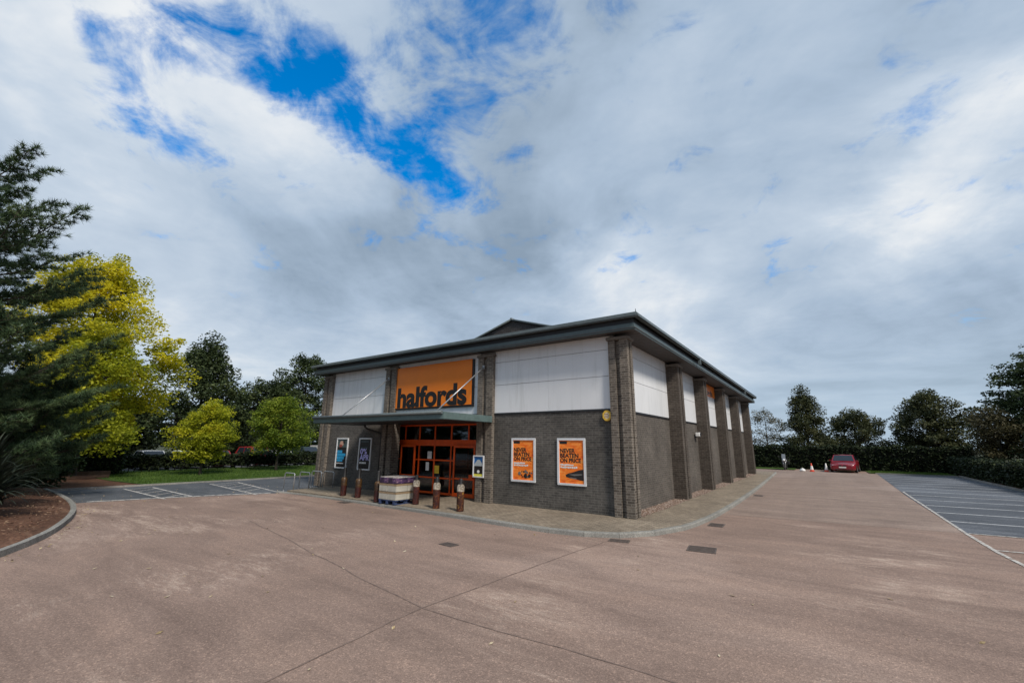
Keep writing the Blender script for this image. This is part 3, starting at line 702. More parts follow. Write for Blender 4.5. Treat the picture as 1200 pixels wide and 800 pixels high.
# ------------------------------------------------------------------ sign, posters and small wall fittings
sg = empty('shop_sign', (-8.8, .1, 3.62), 'large orange shop sign with black lowercase lettering above the entrance', 'sign')
b = MB(); b.box(-11.03, -6.50, .06, .14, 3.72, 5.56); b.build('board', M_orange, sg, bevel=.004)
b = MB(); b.box(-10.98, -6.40, .075, .13, 3.64, 3.72).box(-6.50, -6.40, .075, .13, 3.72, 5.55); b.build('edge_trim', M_black, sg)
V, F = text_mb('halfords', 1.15, 1, .042)
xs_ = [p[0] for p in V]; ys_ = [p[1] for p in V]; kx = 4.16/(max(xs_)-min(xs_)); kz = .92/(max(ys_)-min(ys_))
b = MB()
xm, ym = min(xs_), min(ys_)
for (yy) in (.05,):
    n = len(b.v); b.v += [(-10.90+(p[0]-xm)*kx, yy, 3.725+(p[1]-ym)*kz) for p in V]
    for f in F: b.f.append(tuple(n+i for i in f)); b.m.append(0); b.sm.append(False)
ob = b.build('lettering', M_black, sg)
md = ob.modifiers.new('solid', 'SOLIDIFY'); md.thickness = .014; md.offset = -1

def poster(x0, x1, z0, z1, y, label, mats, draw, frame=.07, cat='poster', group=None):
    e = empty('wall_poster', ((x0+x1)/2, y, z0), label, cat, group)
    b = MB(); b.box(x0, x1, y-.05, y, z0, z0+frame).box(x0, x1, y-.05, y, z1-frame, z1).box(x0, x0+frame, y-.05, y, z0+frame, z1-frame).box(x1-frame, x1, y-.05, y, z0+frame, z1-frame)
    b.build('frame', M_alu, e, bevel=.006)
    b = MB(); b.box(x0+frame, x1-frame, y-.02, y-.004, z0+frame, z1-frame, 0); draw(b, x0+frame, x1-frame, z0+frame, z1-frame, y-.022)
    b.build('printed_sheet', mats, e)
    return e
def rect(b, x0, x1, z0, z1, y, m): b.face([(x0, y, z0), (x1, y, z0), (x1, y, z1), (x0, y, z1)], m)
def pmat(name, c, rough=.35, var=.06): return plain(name, c, rough, var=var, scale=3)
M_por = None
def poster_orange():
    m, nt, b = new_mat('poster_orange'); v = objco(nt)
    mp = N(nt, 'ShaderNodeMapping'); mp.inputs['Rotation'].default_value = (0, R(25), 0); mp.inputs['Scale'].default_value = (1, 1, 4); nt.links.new(v, mp.inputs[0])
    f = noise(nt, mp.outputs[0], 2.2, 4, .6, 1.2)
    nt.links.new(ramp(nt, f, [(.3, (.72, .09, .012)), (.5, (.95, .23, .02)), (.72, (1, .42, .10))]), b.inputs['Base Color']); setin(b, Roughness=.35); return m
M_por = poster_orange()
PW, PK, PD = pmat('print_white', (.80, .80, .78)), pmat('print_black', (.018, .015, .014)), pmat('print_grey', (.16, .15, .14))
def never(kind):
    def draw(b, x0, x1, z0, z1, y):
        W_, H_ = x1-x0, z1-z0
        rect(b, x0+.02, x0+W_*.33, z1-.12, z1-.03, y-.001, 2)
        for i, (t, f) in enumerate((('NEVER', .62), ('BEATEN', .76), ('ON PRICE', .86))):
            add_text(b, t, x0+.03, y-.002, z1-.40-i*.155, .185, 2, 1, .006, width=W_*f)
        for i, f in enumerate((.55, .7)):     # two lines of white hand-brushed script
            zz = z1-.82-i*.075; n = 9
            for k in range(n):
                a = x0+.04+W_*f*k/n; rect(b, a, a+W_*f/n*.86, zz+random.uniform(-.008, .008), zz+.05+random.uniform(-.01, .012), y-.003, 1)
        if kind == 'car':
            pts = [(.28, .14), (.98, .07), (.98, .33), (.80, .31), (.55, .255), (.36, .225), (.25, .19)]
            b.face([(x0+W_*a, y-.002, z0+H_*c) for a, c in pts], 2)
            pts = [(.36, .205), (.60, .175), (.92, .20), (.92, .225), (.62, .215)]
            b.face([(x0+W_*a, y-.003, z0+H_*c) for a, c in pts], 3)
            pts = [(.40, .12), (.70, .10), (.70, .125), (.44, .14)]
            b.face([(x0+W_*a, y-.003, z0+H_*c) for a, c in pts], 3)
        else:
            for k in range(16):                # small rider and bicycle shapes
                a = random.uniform(.42, .95); c = random.uniform(.06, .22); s = random.uniform(.03, .075)
                q = [(a+s*math.cos(t+k)*random.uniform(.6, 1.2), c+.55*s*math.sin(t+k)*random.uniform(.6, 1.2)) for t in (0, 1.1, 2.2, 3.3, 4.4, 5.4)]
                b.face([(x0+W_*min(.97, p), y-.002-k*.0004, z0+H_*r) for p, r in q], [2, 2, 3][k % 3])
            for k in range(3):
                a, c = (.33, .62, .80)[k], (.16, .12, .11)[k]
                q = [(a+.07*math.cos(t*.7), c+.045*math.sin(t*.7)) for t in range(9)]
                b.face([(x0+W_*p, y-.010, z0+H_*r) for p, r in q], [3, 2, 2][k])
    return draw
poster(-4.55, -3.53, .92, 2.42, FW, 'orange price poster with black text and small cycle picture, next to the entrance', [M_por, PW, PK, PD], never('bike'))
poster(-2.65, -1.61, .91, 2.42, FW, 'orange price poster with black text above a dark car bonnet, nearer the corner', [M_por, PW, PK, PD], never('car'))
PC, PS, PG, PR, PL = pmat('print_cyan', (.03, .33, .60)), pmat('print_skin', (.50, .30, .22), var=.3), pmat('print_green_grey', (.07, .10, .10), var=.4), pmat('print_red', (.30, .07, .05)), pmat('print_lilac', (.52, .48, .86))
def cyan(b, x0, x1, z0, z1, y):
    W_, H_ = x1-x0, z1-z0
    b.face([(x0+W_*a, y-.001, z0+H_*c) for a, c in ((.02, .72), (.98, .70), (.98, .99), (.02, .99))], 2)
    b.face([(x0+W_*(.42+.20*math.cos(t)), y-.002, z0+H_*(.84+.10*math.sin(t))) for t in [k*.523 for k in range(12)]], 3)
    b.face([(x0+W_*(.34+.18*math.cos(t)), y-.003, z0+H_*(.76+.05*math.sin(t))) for t in [k*.523 for k in range(12)]], 4)
    b.face([(x0+W_*(.66+.1*math.cos(t)), y-.003, z0+H_*(.89+.06*math.sin(t))) for t in [k*.523 for k in range(12)]], 0)
    for i, (a, c, f) in enumerate(((.50, .60, .5), (.39, .49, .86), (.28, .38, .72), (.20, .27, .6))):
        n = 4
        for k in range(n):
            rect(b, x0+W_*(.05+f*k/n), x0+W_*(.05+f*(k+.93)/n), z0+H_*a, z0+H_*c, y-.002, 1)
    for k in range(6): rect(b, x0+W_*(.06+.12*k), x0+W_*(.15+.12*k), z0+H_*.12, z0+H_*.155, y-.002, 5)
def apr(b, x0, x1, z0, z1, y):
    W_ = x1-x0; H_ = z1-z0
    add_text(b, '0%', x0+.06, y-.002, z0+H_*.50, .34, 1, 1, .012, width=W_*.62)
    add_text(b, 'APR', x0+.05, y-.003, z0+H_*.29, .36, 1, 1, .012, width=W_*.88)
    for k in range(5): rect(b, x0+W_*(.05+.13*k), x0+W_*(.16+.13*k), z0+H_*.17, z0+H_*.225, y-.002, 2)
    for k in range(5): rect(b, x0+W_*(.08+.13*k), x0+W_*(.18+.13*k), z0+H_*.68, z0+H_*.73, y-.002, 3)
    rect(b, x0+W_*.06, x0+W_*.8, z0+H_*.90, z0+H_*.94, y-.002, 3)
poster(-15.36, -14.42, .96, 2.42, FW, 'black framed poster with a photo above cyan lettering, on the left wall', [PK, PC, PG, PS, PR, PW], cyan, .06)
poster(-13.53, -12.59, .95, 2.42, FW, 'black framed finance poster reading 0% APR in lilac, on the left wall', [PK, PL, PW, PG], apr, .06)
PBl, PGr, PYe = pmat('print_blue', (.02, .12, .34), var=.5), pmat('print_pale', (.42, .47, .50)), pmat('print_yellow', (.72, .66, .10))
def guide(b, x0, x1, z0, z1, y):
    W_, H_ = x1-x0, z1-z0
    rect(b, x0, x1, z0+H_*.62, z1, y-.001, 1)
    b.face([(x0+W_*a, y-.002, z0+H_*c) for a, c in ((.0, .52), (1, .52), (.9, .66), (.62, .84), (.38, .84), (.1, .66))], 2)
    rect(b, x0, x1, z0+H_*.13, z0+H_*.46, y-.002, 0); rect(b, x0, x1, z0, z0+H_*.12, y-.002, 3)
    b.face([(x0+W_*(.5+.15*math.cos(t)), y-.003, z0+H_*(.24+.08*math.sin(t))) for t in [k*.523 for k in range(12)]], 4)
poster(-6.22, -5.70, .98, 1.78, -.002, 'small blue and black notice board with yellow foot on the entrance pier', [PK, PBl, PGr, PYe, PW], guide, .045, 'notice board')
# alarm box
al = empty('alarm_box', (-.80, FW, 3.10), 'yellow octagonal alarm box beside the corner pier', 'alarm box')
oc = [(.16*math.cos(R(22.5+45*k)), .18*math.sin(R(22.5+45*k))) for k in range(8)]
b = MB(); b.prism([(z, x) for x, z in [(-.8-.0+p[0], 3.12+p[1]) for p in oc]][::1], FW-.09, FW, axis='y'); b.build('housing', plain('alarm_yellow', (.72, .45, .05), .4), al, bevel=.012)
b = MB()
for k in range(3): rect(b, -.88, -.74+.03*(k % 2), 3.05+k*.055, 3.08+k*.055, FW-.093, 0)
b.face([(-.8+.09*math.cos(R(a)), FW-.0915, 3.12+.10*math.sin(R(a))) for a in range(0, 360, 30)], 1)
b.build('printed_badge', [pmat('badge_brown', (.3, .16, .05)), pmat('badge_white', (.78, .70, .55))], al)
# floodlight, camera and small orange sign on the side wall
fl = empty('floodlight', (SW, 10.2, 2.65), 'white floodlight low on the second bay of the side wall', 'floodlight')
b = MB(); b.box(SW, SW+.10, 10.16, 10.28, 2.62, 2.74); b.build('bracket', M_dark, fl)
b = MB(); b.prism([(SW+.06, 2.62), (SW+.30, 2.70), (SW+.28, 2.86), (SW+.06, 2.88)], -10.36, -10.04, axis='y') if False else b.box(SW+.06, SW+.28, 10.04, 10.36, 2.66, 2.86)
b.build('housing', M_whitep, fl, bevel=.03)
b = MB(); b.box(SW+.28, SW+.285, 10.08, 10.32, 2.69, 2.83); b.build('lens', M_carglass, fl)
cm = empty('security_camera', (SW+.1, 6.9, 5.5), 'small white security camera under the eaves past the first side pilaster', 'camera')
b = MB(); b.tube([(SW+.05, 6.85, 5.60), (SW+.25, 6.85, 5.60), (SW+.3, 6.88, 5.50)], .025, 8); b.build('bracket', M_dark, cm)
b = MB(); b.tube([(SW+.30, 6.72, 5.53), (SW+.30, 7.0, 5.44)], [.055, .06], 10); b.build('body', M_whitep, cm)
so = empty('side_sign', (SW, 14, 5.1), 'small orange sign with black lettering high on the third side bay', 'sign')
b = MB(); b.box(SW+.02, SW+.07, 11.7, 15.85, 5.05, 5.70); b.build('board', M_orange, so)
b = MB(); add_text(b, 'halfords', SW+.075, 12.3, 5.10, .42, 0, 1, .012, width=2.9, face='+x'); b.build('lettering', M_black, so)
# side gutter outlet boxes
for y in (7.6, 21.4):
    b = MB(); b.box(ex1+.02, ex1+.14, y, y+.09, 5.80, 6.10); b.build('gutter_outlet', M_gutter, store, bevel=.01)

# ------------------------------------------------------------------ bollards
M_post = plain('bollard_black', (.015, .014, .014), .5)
M_wdark = wrap_mat('wrap_maroon', (.028, .008, .007), (.065, .014, .011), (.16, .05, .016))
M_wbrown = wrap_mat('wrap_brown', (.045, .022, .009), (.10, .05, .016), (.26, .15, .05), 5)
M_wwhite = wrap_mat('wrap_white', (.16, .13, .09), (.50, .44, .35), (.70, .64, .54), 9)
M_wmid = wrap_mat('wrap_flame', (.03, .008, .007), (.08, .02, .01), (.34, .13, .02), 9)
M_wgold = wrap_mat('wrap_gold', (.035, .009, .007), (.10, .03, .012), (.58, .34, .05), 7)
BL = ['printed bollard furthest left outside the store, dark capped', 'second printed bollard from the left, below the lilac poster', 'printed bollard partly behind the boxes on the pallet', 'printed bollard with white upper wrap right beside the box pallet', 'printed bollard with white upper wrap before the door middle', 'printed bollard with white and gold wrap nearest the corner']
for i, (x, y) in enumerate(((-11.42, -1.95), (-10.42, -1.98), (-8.86, -2.28), (-7.28, -1.85), (-6.02, -2.1), (-5.0, -2.05))):
    e = empty('bollard', (x, y, .11), BL[i], 'bollard', 'printed bollards along the pavement edge')
    h = 1.10 if i < 3 else 1.0
    b = MB(); b.lathe([(.0, 0), (.085, 0), (.085, .02), (.06, .03), (.06, h-.04), (.052, h-.01), (.0, h)], 14); po = b.build('post', M_post, e, False)
    b = MB(); r = .118
    zc = .40 if i < 3 else .60
    b.lathe([(r, .01), (r, zc)], 18); b.build('sleeve', [M_wdark, M_wdark, M_wdark, M_wdark, M_wmid, M_wgold][i], e, False)
    b = MB()
    zt = .70 if i < 3 else .80
    b.lathe([(r+.002, zc+.002), (r+.002, zt-.05), (r-.02, zt), (.062, zt+.02)], 18); b.build('sleeve', M_wbrown if i < 3 else M_wwhite, e, False)

# ------------------------------------------------------------------ pallet of boxes
M_pal = plain('pallet_blue', (.03, .05, .12), .6, var=.4)
e = empty('pallet', (-8.08, -1.95, .11), 'blue pallet on the pavement under stacked boxes', 'pallet')
b = MB()
for k in range(5): b.box(-.46, .46, -.52+k*.225, -.38+k*.225, .12, .145)
b.build('deck', M_pal, e, False)
for x in (-.42, -.05, .32):
    b = MB(); b.box(x, x+.1, -.52, .52, 0, .022)
    for y in (-.52, -.06, .40): b.box(x, x+.1, y, y+.12, .024, .118)
    b.build('runner', M_pal, e, False)
M_boxw = plain('carton_white', (.43, .41, .35), .7, var=.12); M_band = plain('carton_tape', (.28, .20, .12), .6); M_pur = wrap_mat('carton_purple', (.035, .022, .05), (.085, .04, .12), (.36, .24, .26), 6)
M_carlid = wrap_mat('carton_lid', (.42, .36, .33), (.66, .64, .62), (.75, .74, .73), 4)
lv = [('bottom', .145), ('middle', .42), ('top', .695)]
for li, (ln, z0) in enumerate(lv):
    for ci, (cx, cn_) in enumerate(((-.232, 'left'), (.232, 'right'))):
        for di, (cy, dn) in enumerate(((-.262, 'front'), (.262, 'back'))):
            w_, d_, h_ = .226, .256, (.265, .265, .19)[li]
            ox, oy = random.uniform(-.004, .004), random.uniform(-.004, .004)
            e = empty('carton', (-8.08+cx+ox, -1.95+cy+oy, .11+z0), f"{'purple printed' if li == 2 else 'white'} carton, {dn} {cn_} of the {ln} layer on the blue pallet", 'box', 'cartons stacked on the blue pallet')
            b = MB(); b.box(-w_, w_, -d_, d_, .002, h_); b.build('body', M_pur if li == 2 else M_boxw, e, False, bevel=.012)
            if li == 2:
                b = MB(); b.box(-w_+.01, w_-.01, -d_+.01, d_-.01, h_+.002, h_+.03); b.build('lid', M_carlid, e, False, bevel=.008)
            else:
                b = MB(); b.box(-w_-.003, w_+.003, -d_-.003, d_+.003, h_-.06, h_+.0035); b.build('lid', M_band, e, False)
tr = empty('hand_trolley', (-8.64, -1.80, .11), 'dark hand trolley standing against the left of the cartons', 'trolley')
b = MB()
for y in (-.2, .2): b.tube([(0, y, .12), (-.02, y, .8), (-.08, y, .98)], .017, 6)
for z in (.25, .5, .75): b.tube([(-.01, -.2, z), (-.01, .2, z)], .013, 6)
b.tube([(-.08, -.2, .98), (-.08, .2, .98)], .019, 6); b.box(-.02, .12, -.2, .2, .015, .03); b.build('frame', M_dark, tr, False)
for y in (-.25, .25):
    b = MB(); b.lathe([(.03, -.025), (.10, -.025), (.115, 0), (.10, .025), (.03, .025)], 14, c=(-.06, y, .117), axis='y'); b.build('wheel', M_post, tr, False)

# ------------------------------------------------------------------ cycle stands
CL = ['metal cycle stand hoop at the outer left end of the row', 'metal cycle stand hoop second from the tarmac bays', 'metal cycle stand hoop beside the left corner pier', 'metal cycle stand hoop nearest the cyan poster']
for i, (x, y, z) in enumerate(((-15.45, -2.05, 0), (-15.5, -1.3, 0), (-15.75, -.55, 0), (-15.15, -.28, .0))):
    e = empty('cycle_stand', (x, y, z), CL[i], 'cycle stand', 'cycle stands beside the store')
    b = MB(); r = .09; pts = [(-.42, 0, 0), (-.42, 0, .72)]+[(-.42+r-r*math.cos(a), 0, .72+r*math.sin(a)) for a in (.4, .8, 1.2, 1.57)]+[(.42-r+r*math.sin(a), 0, .72+r*math.cos(a)) for a in (0, .4, .8, 1.2, 1.57)]+[(.42, 0, 0)]
    b.tube(pts, .026, 8); b.build('hoop', M_steel, e, False)
    for sx in (-.42, .42):
        b = MB(); b.lathe([(.0, .006), (.075, .006), (.075, .016), (.0, .016)], 12, c=(sx, 0, 0)); b.build('base_plate', M_steel, e, False)

# ------------------------------------------------------------------ vehicles
M_tyre = plain('tyre', (.018, .018, .018), .85); M_rim = plain('rim', (.42, .43, .45), .35, .6); M_trim = plain('car_trim', (.02, .02, .022), .5)
M_lamp = plain('headlamp', (.80, .82, .85), .12, var=.1, spec=.8); M_plate = plain('plate_white', (.75, .75, .70), .5); M_plate_y = plain('plate_yellow', (.75, .58, .05), .5); M_red_l = plain('tail_lamp', (.35, .01, .01), .2)
def paint(name, c): return plain(name, c, .28, var=.04, coat=.6, scale=2)
def make_car(label, loc, rz, body, Lh=2.25, Wd=.9, H=1.44, kind='saloon', group=None, cat='car'):
    """car along x (front at -x); loc is the centre on the ground"""
    e = empty('parked_car', loc, label, cat, group, rz)
    # body stations: x, half width, z bottom, z belt
    hood = .92 if kind == 'suv' else .80
    belt = H*.62
    st = [(-1.0, .70, .30, .62), (-.985, .84, .24, hood-.10), (-.90, .93, .20, hood-.03), (-.72, .98, .18, hood+.02), (-.40, 1.0, .18, belt), (.1, 1.0, .18, belt+.02), (.55, 1.0, .18, belt+.03), (.85, .98, .22, belt+(.04 if kind != 'saloon' else .02)), (.965, .92, .28, belt-.02), (1.0, .80, .36, belt-.14)]
    b = MB(); rings = []
    for x, w_, z0, z1 in st:
        w_ *= Wd; x *= Lh; zm = z0+(z1-z0)*.55
        half = [(0, z0), (w_*.86, z0), (w_*.98, z0+.12), (w_, zm), (w_*.97, z1-.05), (w_*.88, z1), (0, z1+.025)]
        rings.append([(x, y, z) for y, z in half]+[(x, -y, z) for y, z in reversed(half[1:-1])])
    n = len(rings[0])
    for r0, r1 in zip(rings[:-1], rings[1:]):
        for k in range(n): b.face([r0[k], r0[(k+1) % n], r1[(k+1) % n], r1[k]], 0, True)
    b.face(list(reversed(rings[0]))); b.face(rings[-1])
    bo = b.build('body', body, e, False)
    bm = bmesh.new(); bm.from_mesh(bo.data); bmesh.ops.remove_doubles(bm, verts=bm.verts, dist=1e-4); bmesh.ops.recalc_face_normals(bm, faces=bm.faces); bm.to_mesh(bo.data); bm.free()
    # greenhouse
    f0, f1, r1_, r0_ = {'saloon': (-.42, -.16, .42, .72), 'hatch': (-.45, -.18, .66, .92), 'suv': (-.48, -.25, .80, .95), 'van': (-.72, -.48, .97, .985)}[kind]
    zb = belt-.01; zt = H-.03; wb, wt = Wd*.92, Wd*.74
    if kind == 'van': wt = Wd*.84
    def cab(s): # inset
        return [(f0*Lh, wb, zb), (f1*Lh, wt, zt), (r1_*Lh, wt, zt), (r0_*Lh, wb, zb)]
    q = cab(0); b = MB()
    ctr = (q[1][0]+q[2][0])/2
    L_ = [(x, y, z) for x, y, z in q]; Rr = [(x, -y, z) for x, y, z in q]
    top_mid = (ctr, 0, H)
    b.face([L_[1], L_[2], top_mid], 0, True); b.face([L_[2], Rr[2], top_mid], 0, True); b.face([Rr[2], Rr[1], top_mid], 0, True); b.face([Rr[1], L_[1], top_mid], 0, True)
    b.face([L_[0], L_[3], L_[2], L_[1]]); b.face([Rr[0], Rr[1], Rr[2], Rr[3]]); b.face([L_[0], L_[1], Rr[1], Rr[0]]); b.face([L_[3], Rr[3], Rr[2], L_[2]])
    b.build('roof', body, e, False, bevel=.02)
    def lerp(a, c, t): return tuple(a[i]+(c[i]-a[i])*t for i in range(3))
    def quad_in(a, b2, c, d, m_u0, m_u1, m_v0, m_v1, off):
        # a-b bottom edge, d-c top edge
        def pt(u, v): return lerp(lerp(a, b2, u), lerp(d, c, u), v)
        return [tuple(pt(u, v)[i]+off[i] for i in range(3)) for u, v in ((m_u0, m_v0), (m_u1, m_v0), (m_u1, m_v1), (m_u0, m_v1))]
    b = MB(); b.face(quad_in(L_[0], Rr[0], Rr[1], L_[1], .06, .94, .08, .93, (-.012, 0, .012))); b.build('windscreen', M_carglass, e, False)
    b = MB(); b.face(quad_in(Rr[3], L_[3], L_[2], Rr[2], .07, .93, .12, .90, (.012, 0, .012))); b.build('rear_window', M_carglass, e, False)
    if kind != 'van':
        for sgn, S in ((1, L_), (-1, Rr)):
            for u0, u1 in ((.10, .49), (.53, .90)):
                b = MB(); p = quad_in(S[0], S[3], S[2], S[1], u0, u1, .10, .88, (0, .012*sgn, .004)); b.face(p if sgn > 0 else list(reversed(p))); b.build('side_window', M_carglass, e, False)
    else:
        for sgn, S in ((1, L_), (-1, Rr)):
            b = MB(); p = quad_in(S[0], S[3], S[2], S[1], .06, .24, .14, .82, (0, .012*sgn, .004)); b.face(p if sgn > 0 else list(reversed(p))); b.build('side_window', M_carglass, e, False)
    for sx in (-.63, .60):
        for sy in (-1, 1):
            c = (sx*Lh, sy*(Wd-.09), .32)
            b = MB(); b.lathe([(.20, -.10), (.30, -.10), (.32, -.07), (.32, .07), (.30, .10), (.20, .10)], 20, c=c, axis='y')
            w_ = b.build('wheel', M_tyre, e, False)
            b = MB(); b.lathe([(.205, -.098), (.19, -.085), (.05, -.06), (.0, -.06)], 16, c=c, axis='y'); b.lathe([(.205, .098), (.19, .085), (.05, .06), (.0, .06)], 16, c=c, axis='y'); b.build('rim', M_rim, w_, False)
            b = MB(); b.lathe([(.385, -.0), (.33, .0)], 20, c=(c[0], sy*(Wd*1.0+.003), .33), axis='y'); b.build('wheel_arch', M_trim, e, False)
    for sy in (-1, 1):
        b = MB(); y0 = sy*Wd*.58
        b.prism([(-sy*0+y0-.17, hood-.20), (y0+.17, hood-.19), (y0+.15, hood-.06), (y0-.15, hood-.07)], -Lh*.985, -Lh*.955, axis='x') if False else b.box(-Lh*.992, -Lh*.93, y0-.18, y0+.18, hood-.22, hood-.09)
        b.build('headlight', M_lamp, e, False, bevel=.03)
        b = MB(); b.box(Lh*.95, Lh*.998, y0-.12, y0+.2, belt-.22, belt-.06); b.build('tail_light', M_red_l, e, False, bevel=.02)
        b = MB(); b.box(f0*Lh+.18, f0*Lh+.28, sy*(Wd+.02)-.09, sy*(Wd+.02)+.09, belt+.0, belt+.13); b.build('wing_mirror', body, e, False, bevel=.03)
    b = MB()
    for s_ in (-1, 1): b.box(-Lh*1.004, -Lh*.96, s_*.16-.12, s_*.16+.12, hood-.24, hood-.12)
    b.build('grille', M_trim, e, False, bevel=.015)
    b = MB(); b.box(-Lh*1.006, -Lh*.96, -Wd*.6, Wd*.6, .25, .34); b.build('air_intake', M_trim, e, False, bevel=.02)
    b = MB(); b.box(-Lh*1.012, -Lh*.99, -.26, .26, .42, .53); b.build('number_plate', M_plate, e, False)
    b = MB(); b.box(Lh*.99, Lh*1.008, -.26, .26, belt-.32, belt-.21); b.build('number_plate', M_plate_y, e, False)
    return e
make_car('red saloon car parked facing the camera before the far hedge', (6.0, 39.2, 0), R(84), paint('paint_red', (.22, .008, .018)), 2.3, .98, 1.56, 'saloon')
FL = [('white hatchback, pale roof furthest left over the dark hedge', -.8, 'hatch', (.68, .69, .70)), ('long pale green-white van roof above the hedge left of the small yellow tree', 1.6, 'saloon', (.56, .63, .62)),
      ('red hatchback just showing right of the small yellow tree', 3.9, 'hatch', (.33, .015, .03)), ('red four-by-four car above the hedge between two small trees', 7.0, 'suv', (.30, .018, .02)),
      ('white saloon car low behind the hedge left of the lime tree', 9.4, 'saloon', (.75, .76, .77)), ('dark green off-road car behind the hedge right of the lime tree', 12.0, 'suv', (.025, .045, .035)), ('white van with blue side beyond the hedge by the store corner', 14.4, 'van', (.66, .64, .62))]
for lab, y, k, c in FL:
    lab = lab.replace('van roof', 'car roof')
    make_car(lab, (-38.6, y, 0), R(180+random.uniform(-6, 6)) if k != 'van' else R(180), paint('paint_'+str(int(y*10)), c), 2.15 if k != 'van' else 2.4, .9, {'hatch': 1.45, 'saloon': 1.44, 'suv': 1.75, 'van': 1.9}[k], k, 'cars parked beyond the hedge')
# motorcycle
mo = empty('motorcycle', (1.25, 38.9, 0), 'grey and white motorcycle with tall screen parked before the far hedge', 'motorcycle', rz=R(88))
for x in (-.72, .72):
    b = MB(); c = (x, 0, .31)
    b.lathe([(.20, -.05), (.27, -.06), (.31, 0), (.27, .06), (.20, .05), (.20, -.05)], 22, c=c, axis='y'); w_ = b.build('wheel', M_tyre, mo, False)
    b = MB(); b.lathe([(.205, -.03), (.16, -.02), (.16, .02), (.205, .03)], 18, c=c, axis='y')
    for k in range(5):
        a = k*1.2566; b.tube([(x, 0, .31), (x+.17*math.cos(a), 0, .31+.17*math.sin(a))], .014, 5)
    b.build('rim', M_rim, w_, False)
b = MB()
for y in (-.09, .09): b.tube([(-.72, y, .31), (-.50, y, .98)], .03, 8)
b.build('fork', M_rim, mo, False)
b = MB(); b.tube([(-.50, -.40, 1.06), (-.54, -.2, 1.08), (-.52, 0, 1.02), (-.54, .2, 1.08), (-.50, .40, 1.06)], .018, 8); b.build('handlebar', M_dark, mo, False)
b = MB(); b.lathe([(.0, -.30), (.15, -.26), (.21, -.08), (.20, .12), (.12, .26), (0, .30)], 14, c=(-.18, 0, .86), axis='x'); b.build('tank', plain('bike_grey', (.30, .31, .33), .3, .3), mo, False)
b = MB(); b.box(-.30, .30, -.16, .16, .34, .68); b.build('engine', M_dark, mo, False, bevel=.05)
b = MB(); b.box(.08, .85, -.15, .15, .80, .92); b.build('seat', M_trim, mo, False, bevel=.045)
b = MB(); b.lathe([(.03, -.24), (.13, -.18), (.19, .0), (.16, .12), (.05, .16)], 14, c=(-.58, 0, .98), axis='x'); b.build('fairing', plain('bike_white', (.24, .25, .27), .3), mo, False)
b = MB(); b.face([(-.70, -.17, 1.14), (-.70, .17, 1.14), (-.52, .15, 1.52), (-.52, -.15, 1.52)]); b.face([(-.52, -.15, 1.52), (-.52, .15, 1.52), (-.692, .17, 1.14), (-.692, -.17, 1.14)])
b.build('windscreen', plain('bike_screen', (.18, .20, .22), .15), mo, False)
b = MB(); b.lathe([(0, -.03), (.085, -.02), (.10, .03)], 14, c=(-.83, 0, .95), axis='x'); b.build('headlight', M_lamp, mo, False)
for y in (-.40, .40):
    b = MB(); b.tube([(-.50, y*.8, 1.07), (-.54, y, 1.22)], .01, 6); b.box(-.56, -.53, y-.06, y+.06, 1.20, 1.28); b.build('mirror', M_dark, mo, False)
    b = MB(); b.box(.35, .85, y*.62-.09, y*.62+.09, .52, .84); b.build('pannier', M_trim, mo, False, bevel=.03)
b = MB(); b.tube([(0, -.1, .3), (.1, -.32, .02)], .015, 6); b.build('side_stand', M_dark, mo, False)
# traffic cones and a stray bag
M_cone = plain('cone_orange', (.62, .07, .03), .5); M_cwhite = plain('cone_white', (.78, .76, .72), .4)
for (x, y, l) in ((3.45, 37.0, 'traffic cone with red base midway between the motorcycle and red car'), (4.55, 37.6, 'mostly white traffic cone right beside the red car')):
    e = empty('traffic_cone', (x, y, .004), l, 'traffic cone', 'traffic cones before the far hedge')
    b = MB(); b.box(-.21, .21, -.21, .21, 0, .05); b.build('base', M_cone, e, False, bevel=.02)
    b = MB(); b.lathe([(.16, .05), (.135, .18)], 16); b.build('lower_body', M_cone, e, False)
    b = MB(); b.lathe([(.137, .18), (.075, .52)], 16); b.build('reflective_sleeve', M_cwhite, e, False)
    b = MB(); b.lathe([(.075, .52), (.035, .76), (.0, .77)], 16); b.build('tip', M_cone if y < 37.3 else M_cwhite, e, False)
b = MB(); prof = [(.0, 0), (.20, .0), (.24, .10), (.17, .20), (.05, .24), (.07, .30), (0, .29)]
b.lathe(prof, 11)
o = b.build('rubbish_bag', M_whitep, None); o.location = (2.72, 36.9, .004); tag(o, 'small crumpled white bag on the ground left of the cones', 'bag')
for v in o.data.vertices: v.co += Vector((random.uniform(-.03, .03), random.uniform(-.03, .03), random.uniform(-.01, .02)*(v.co.z > .02)))

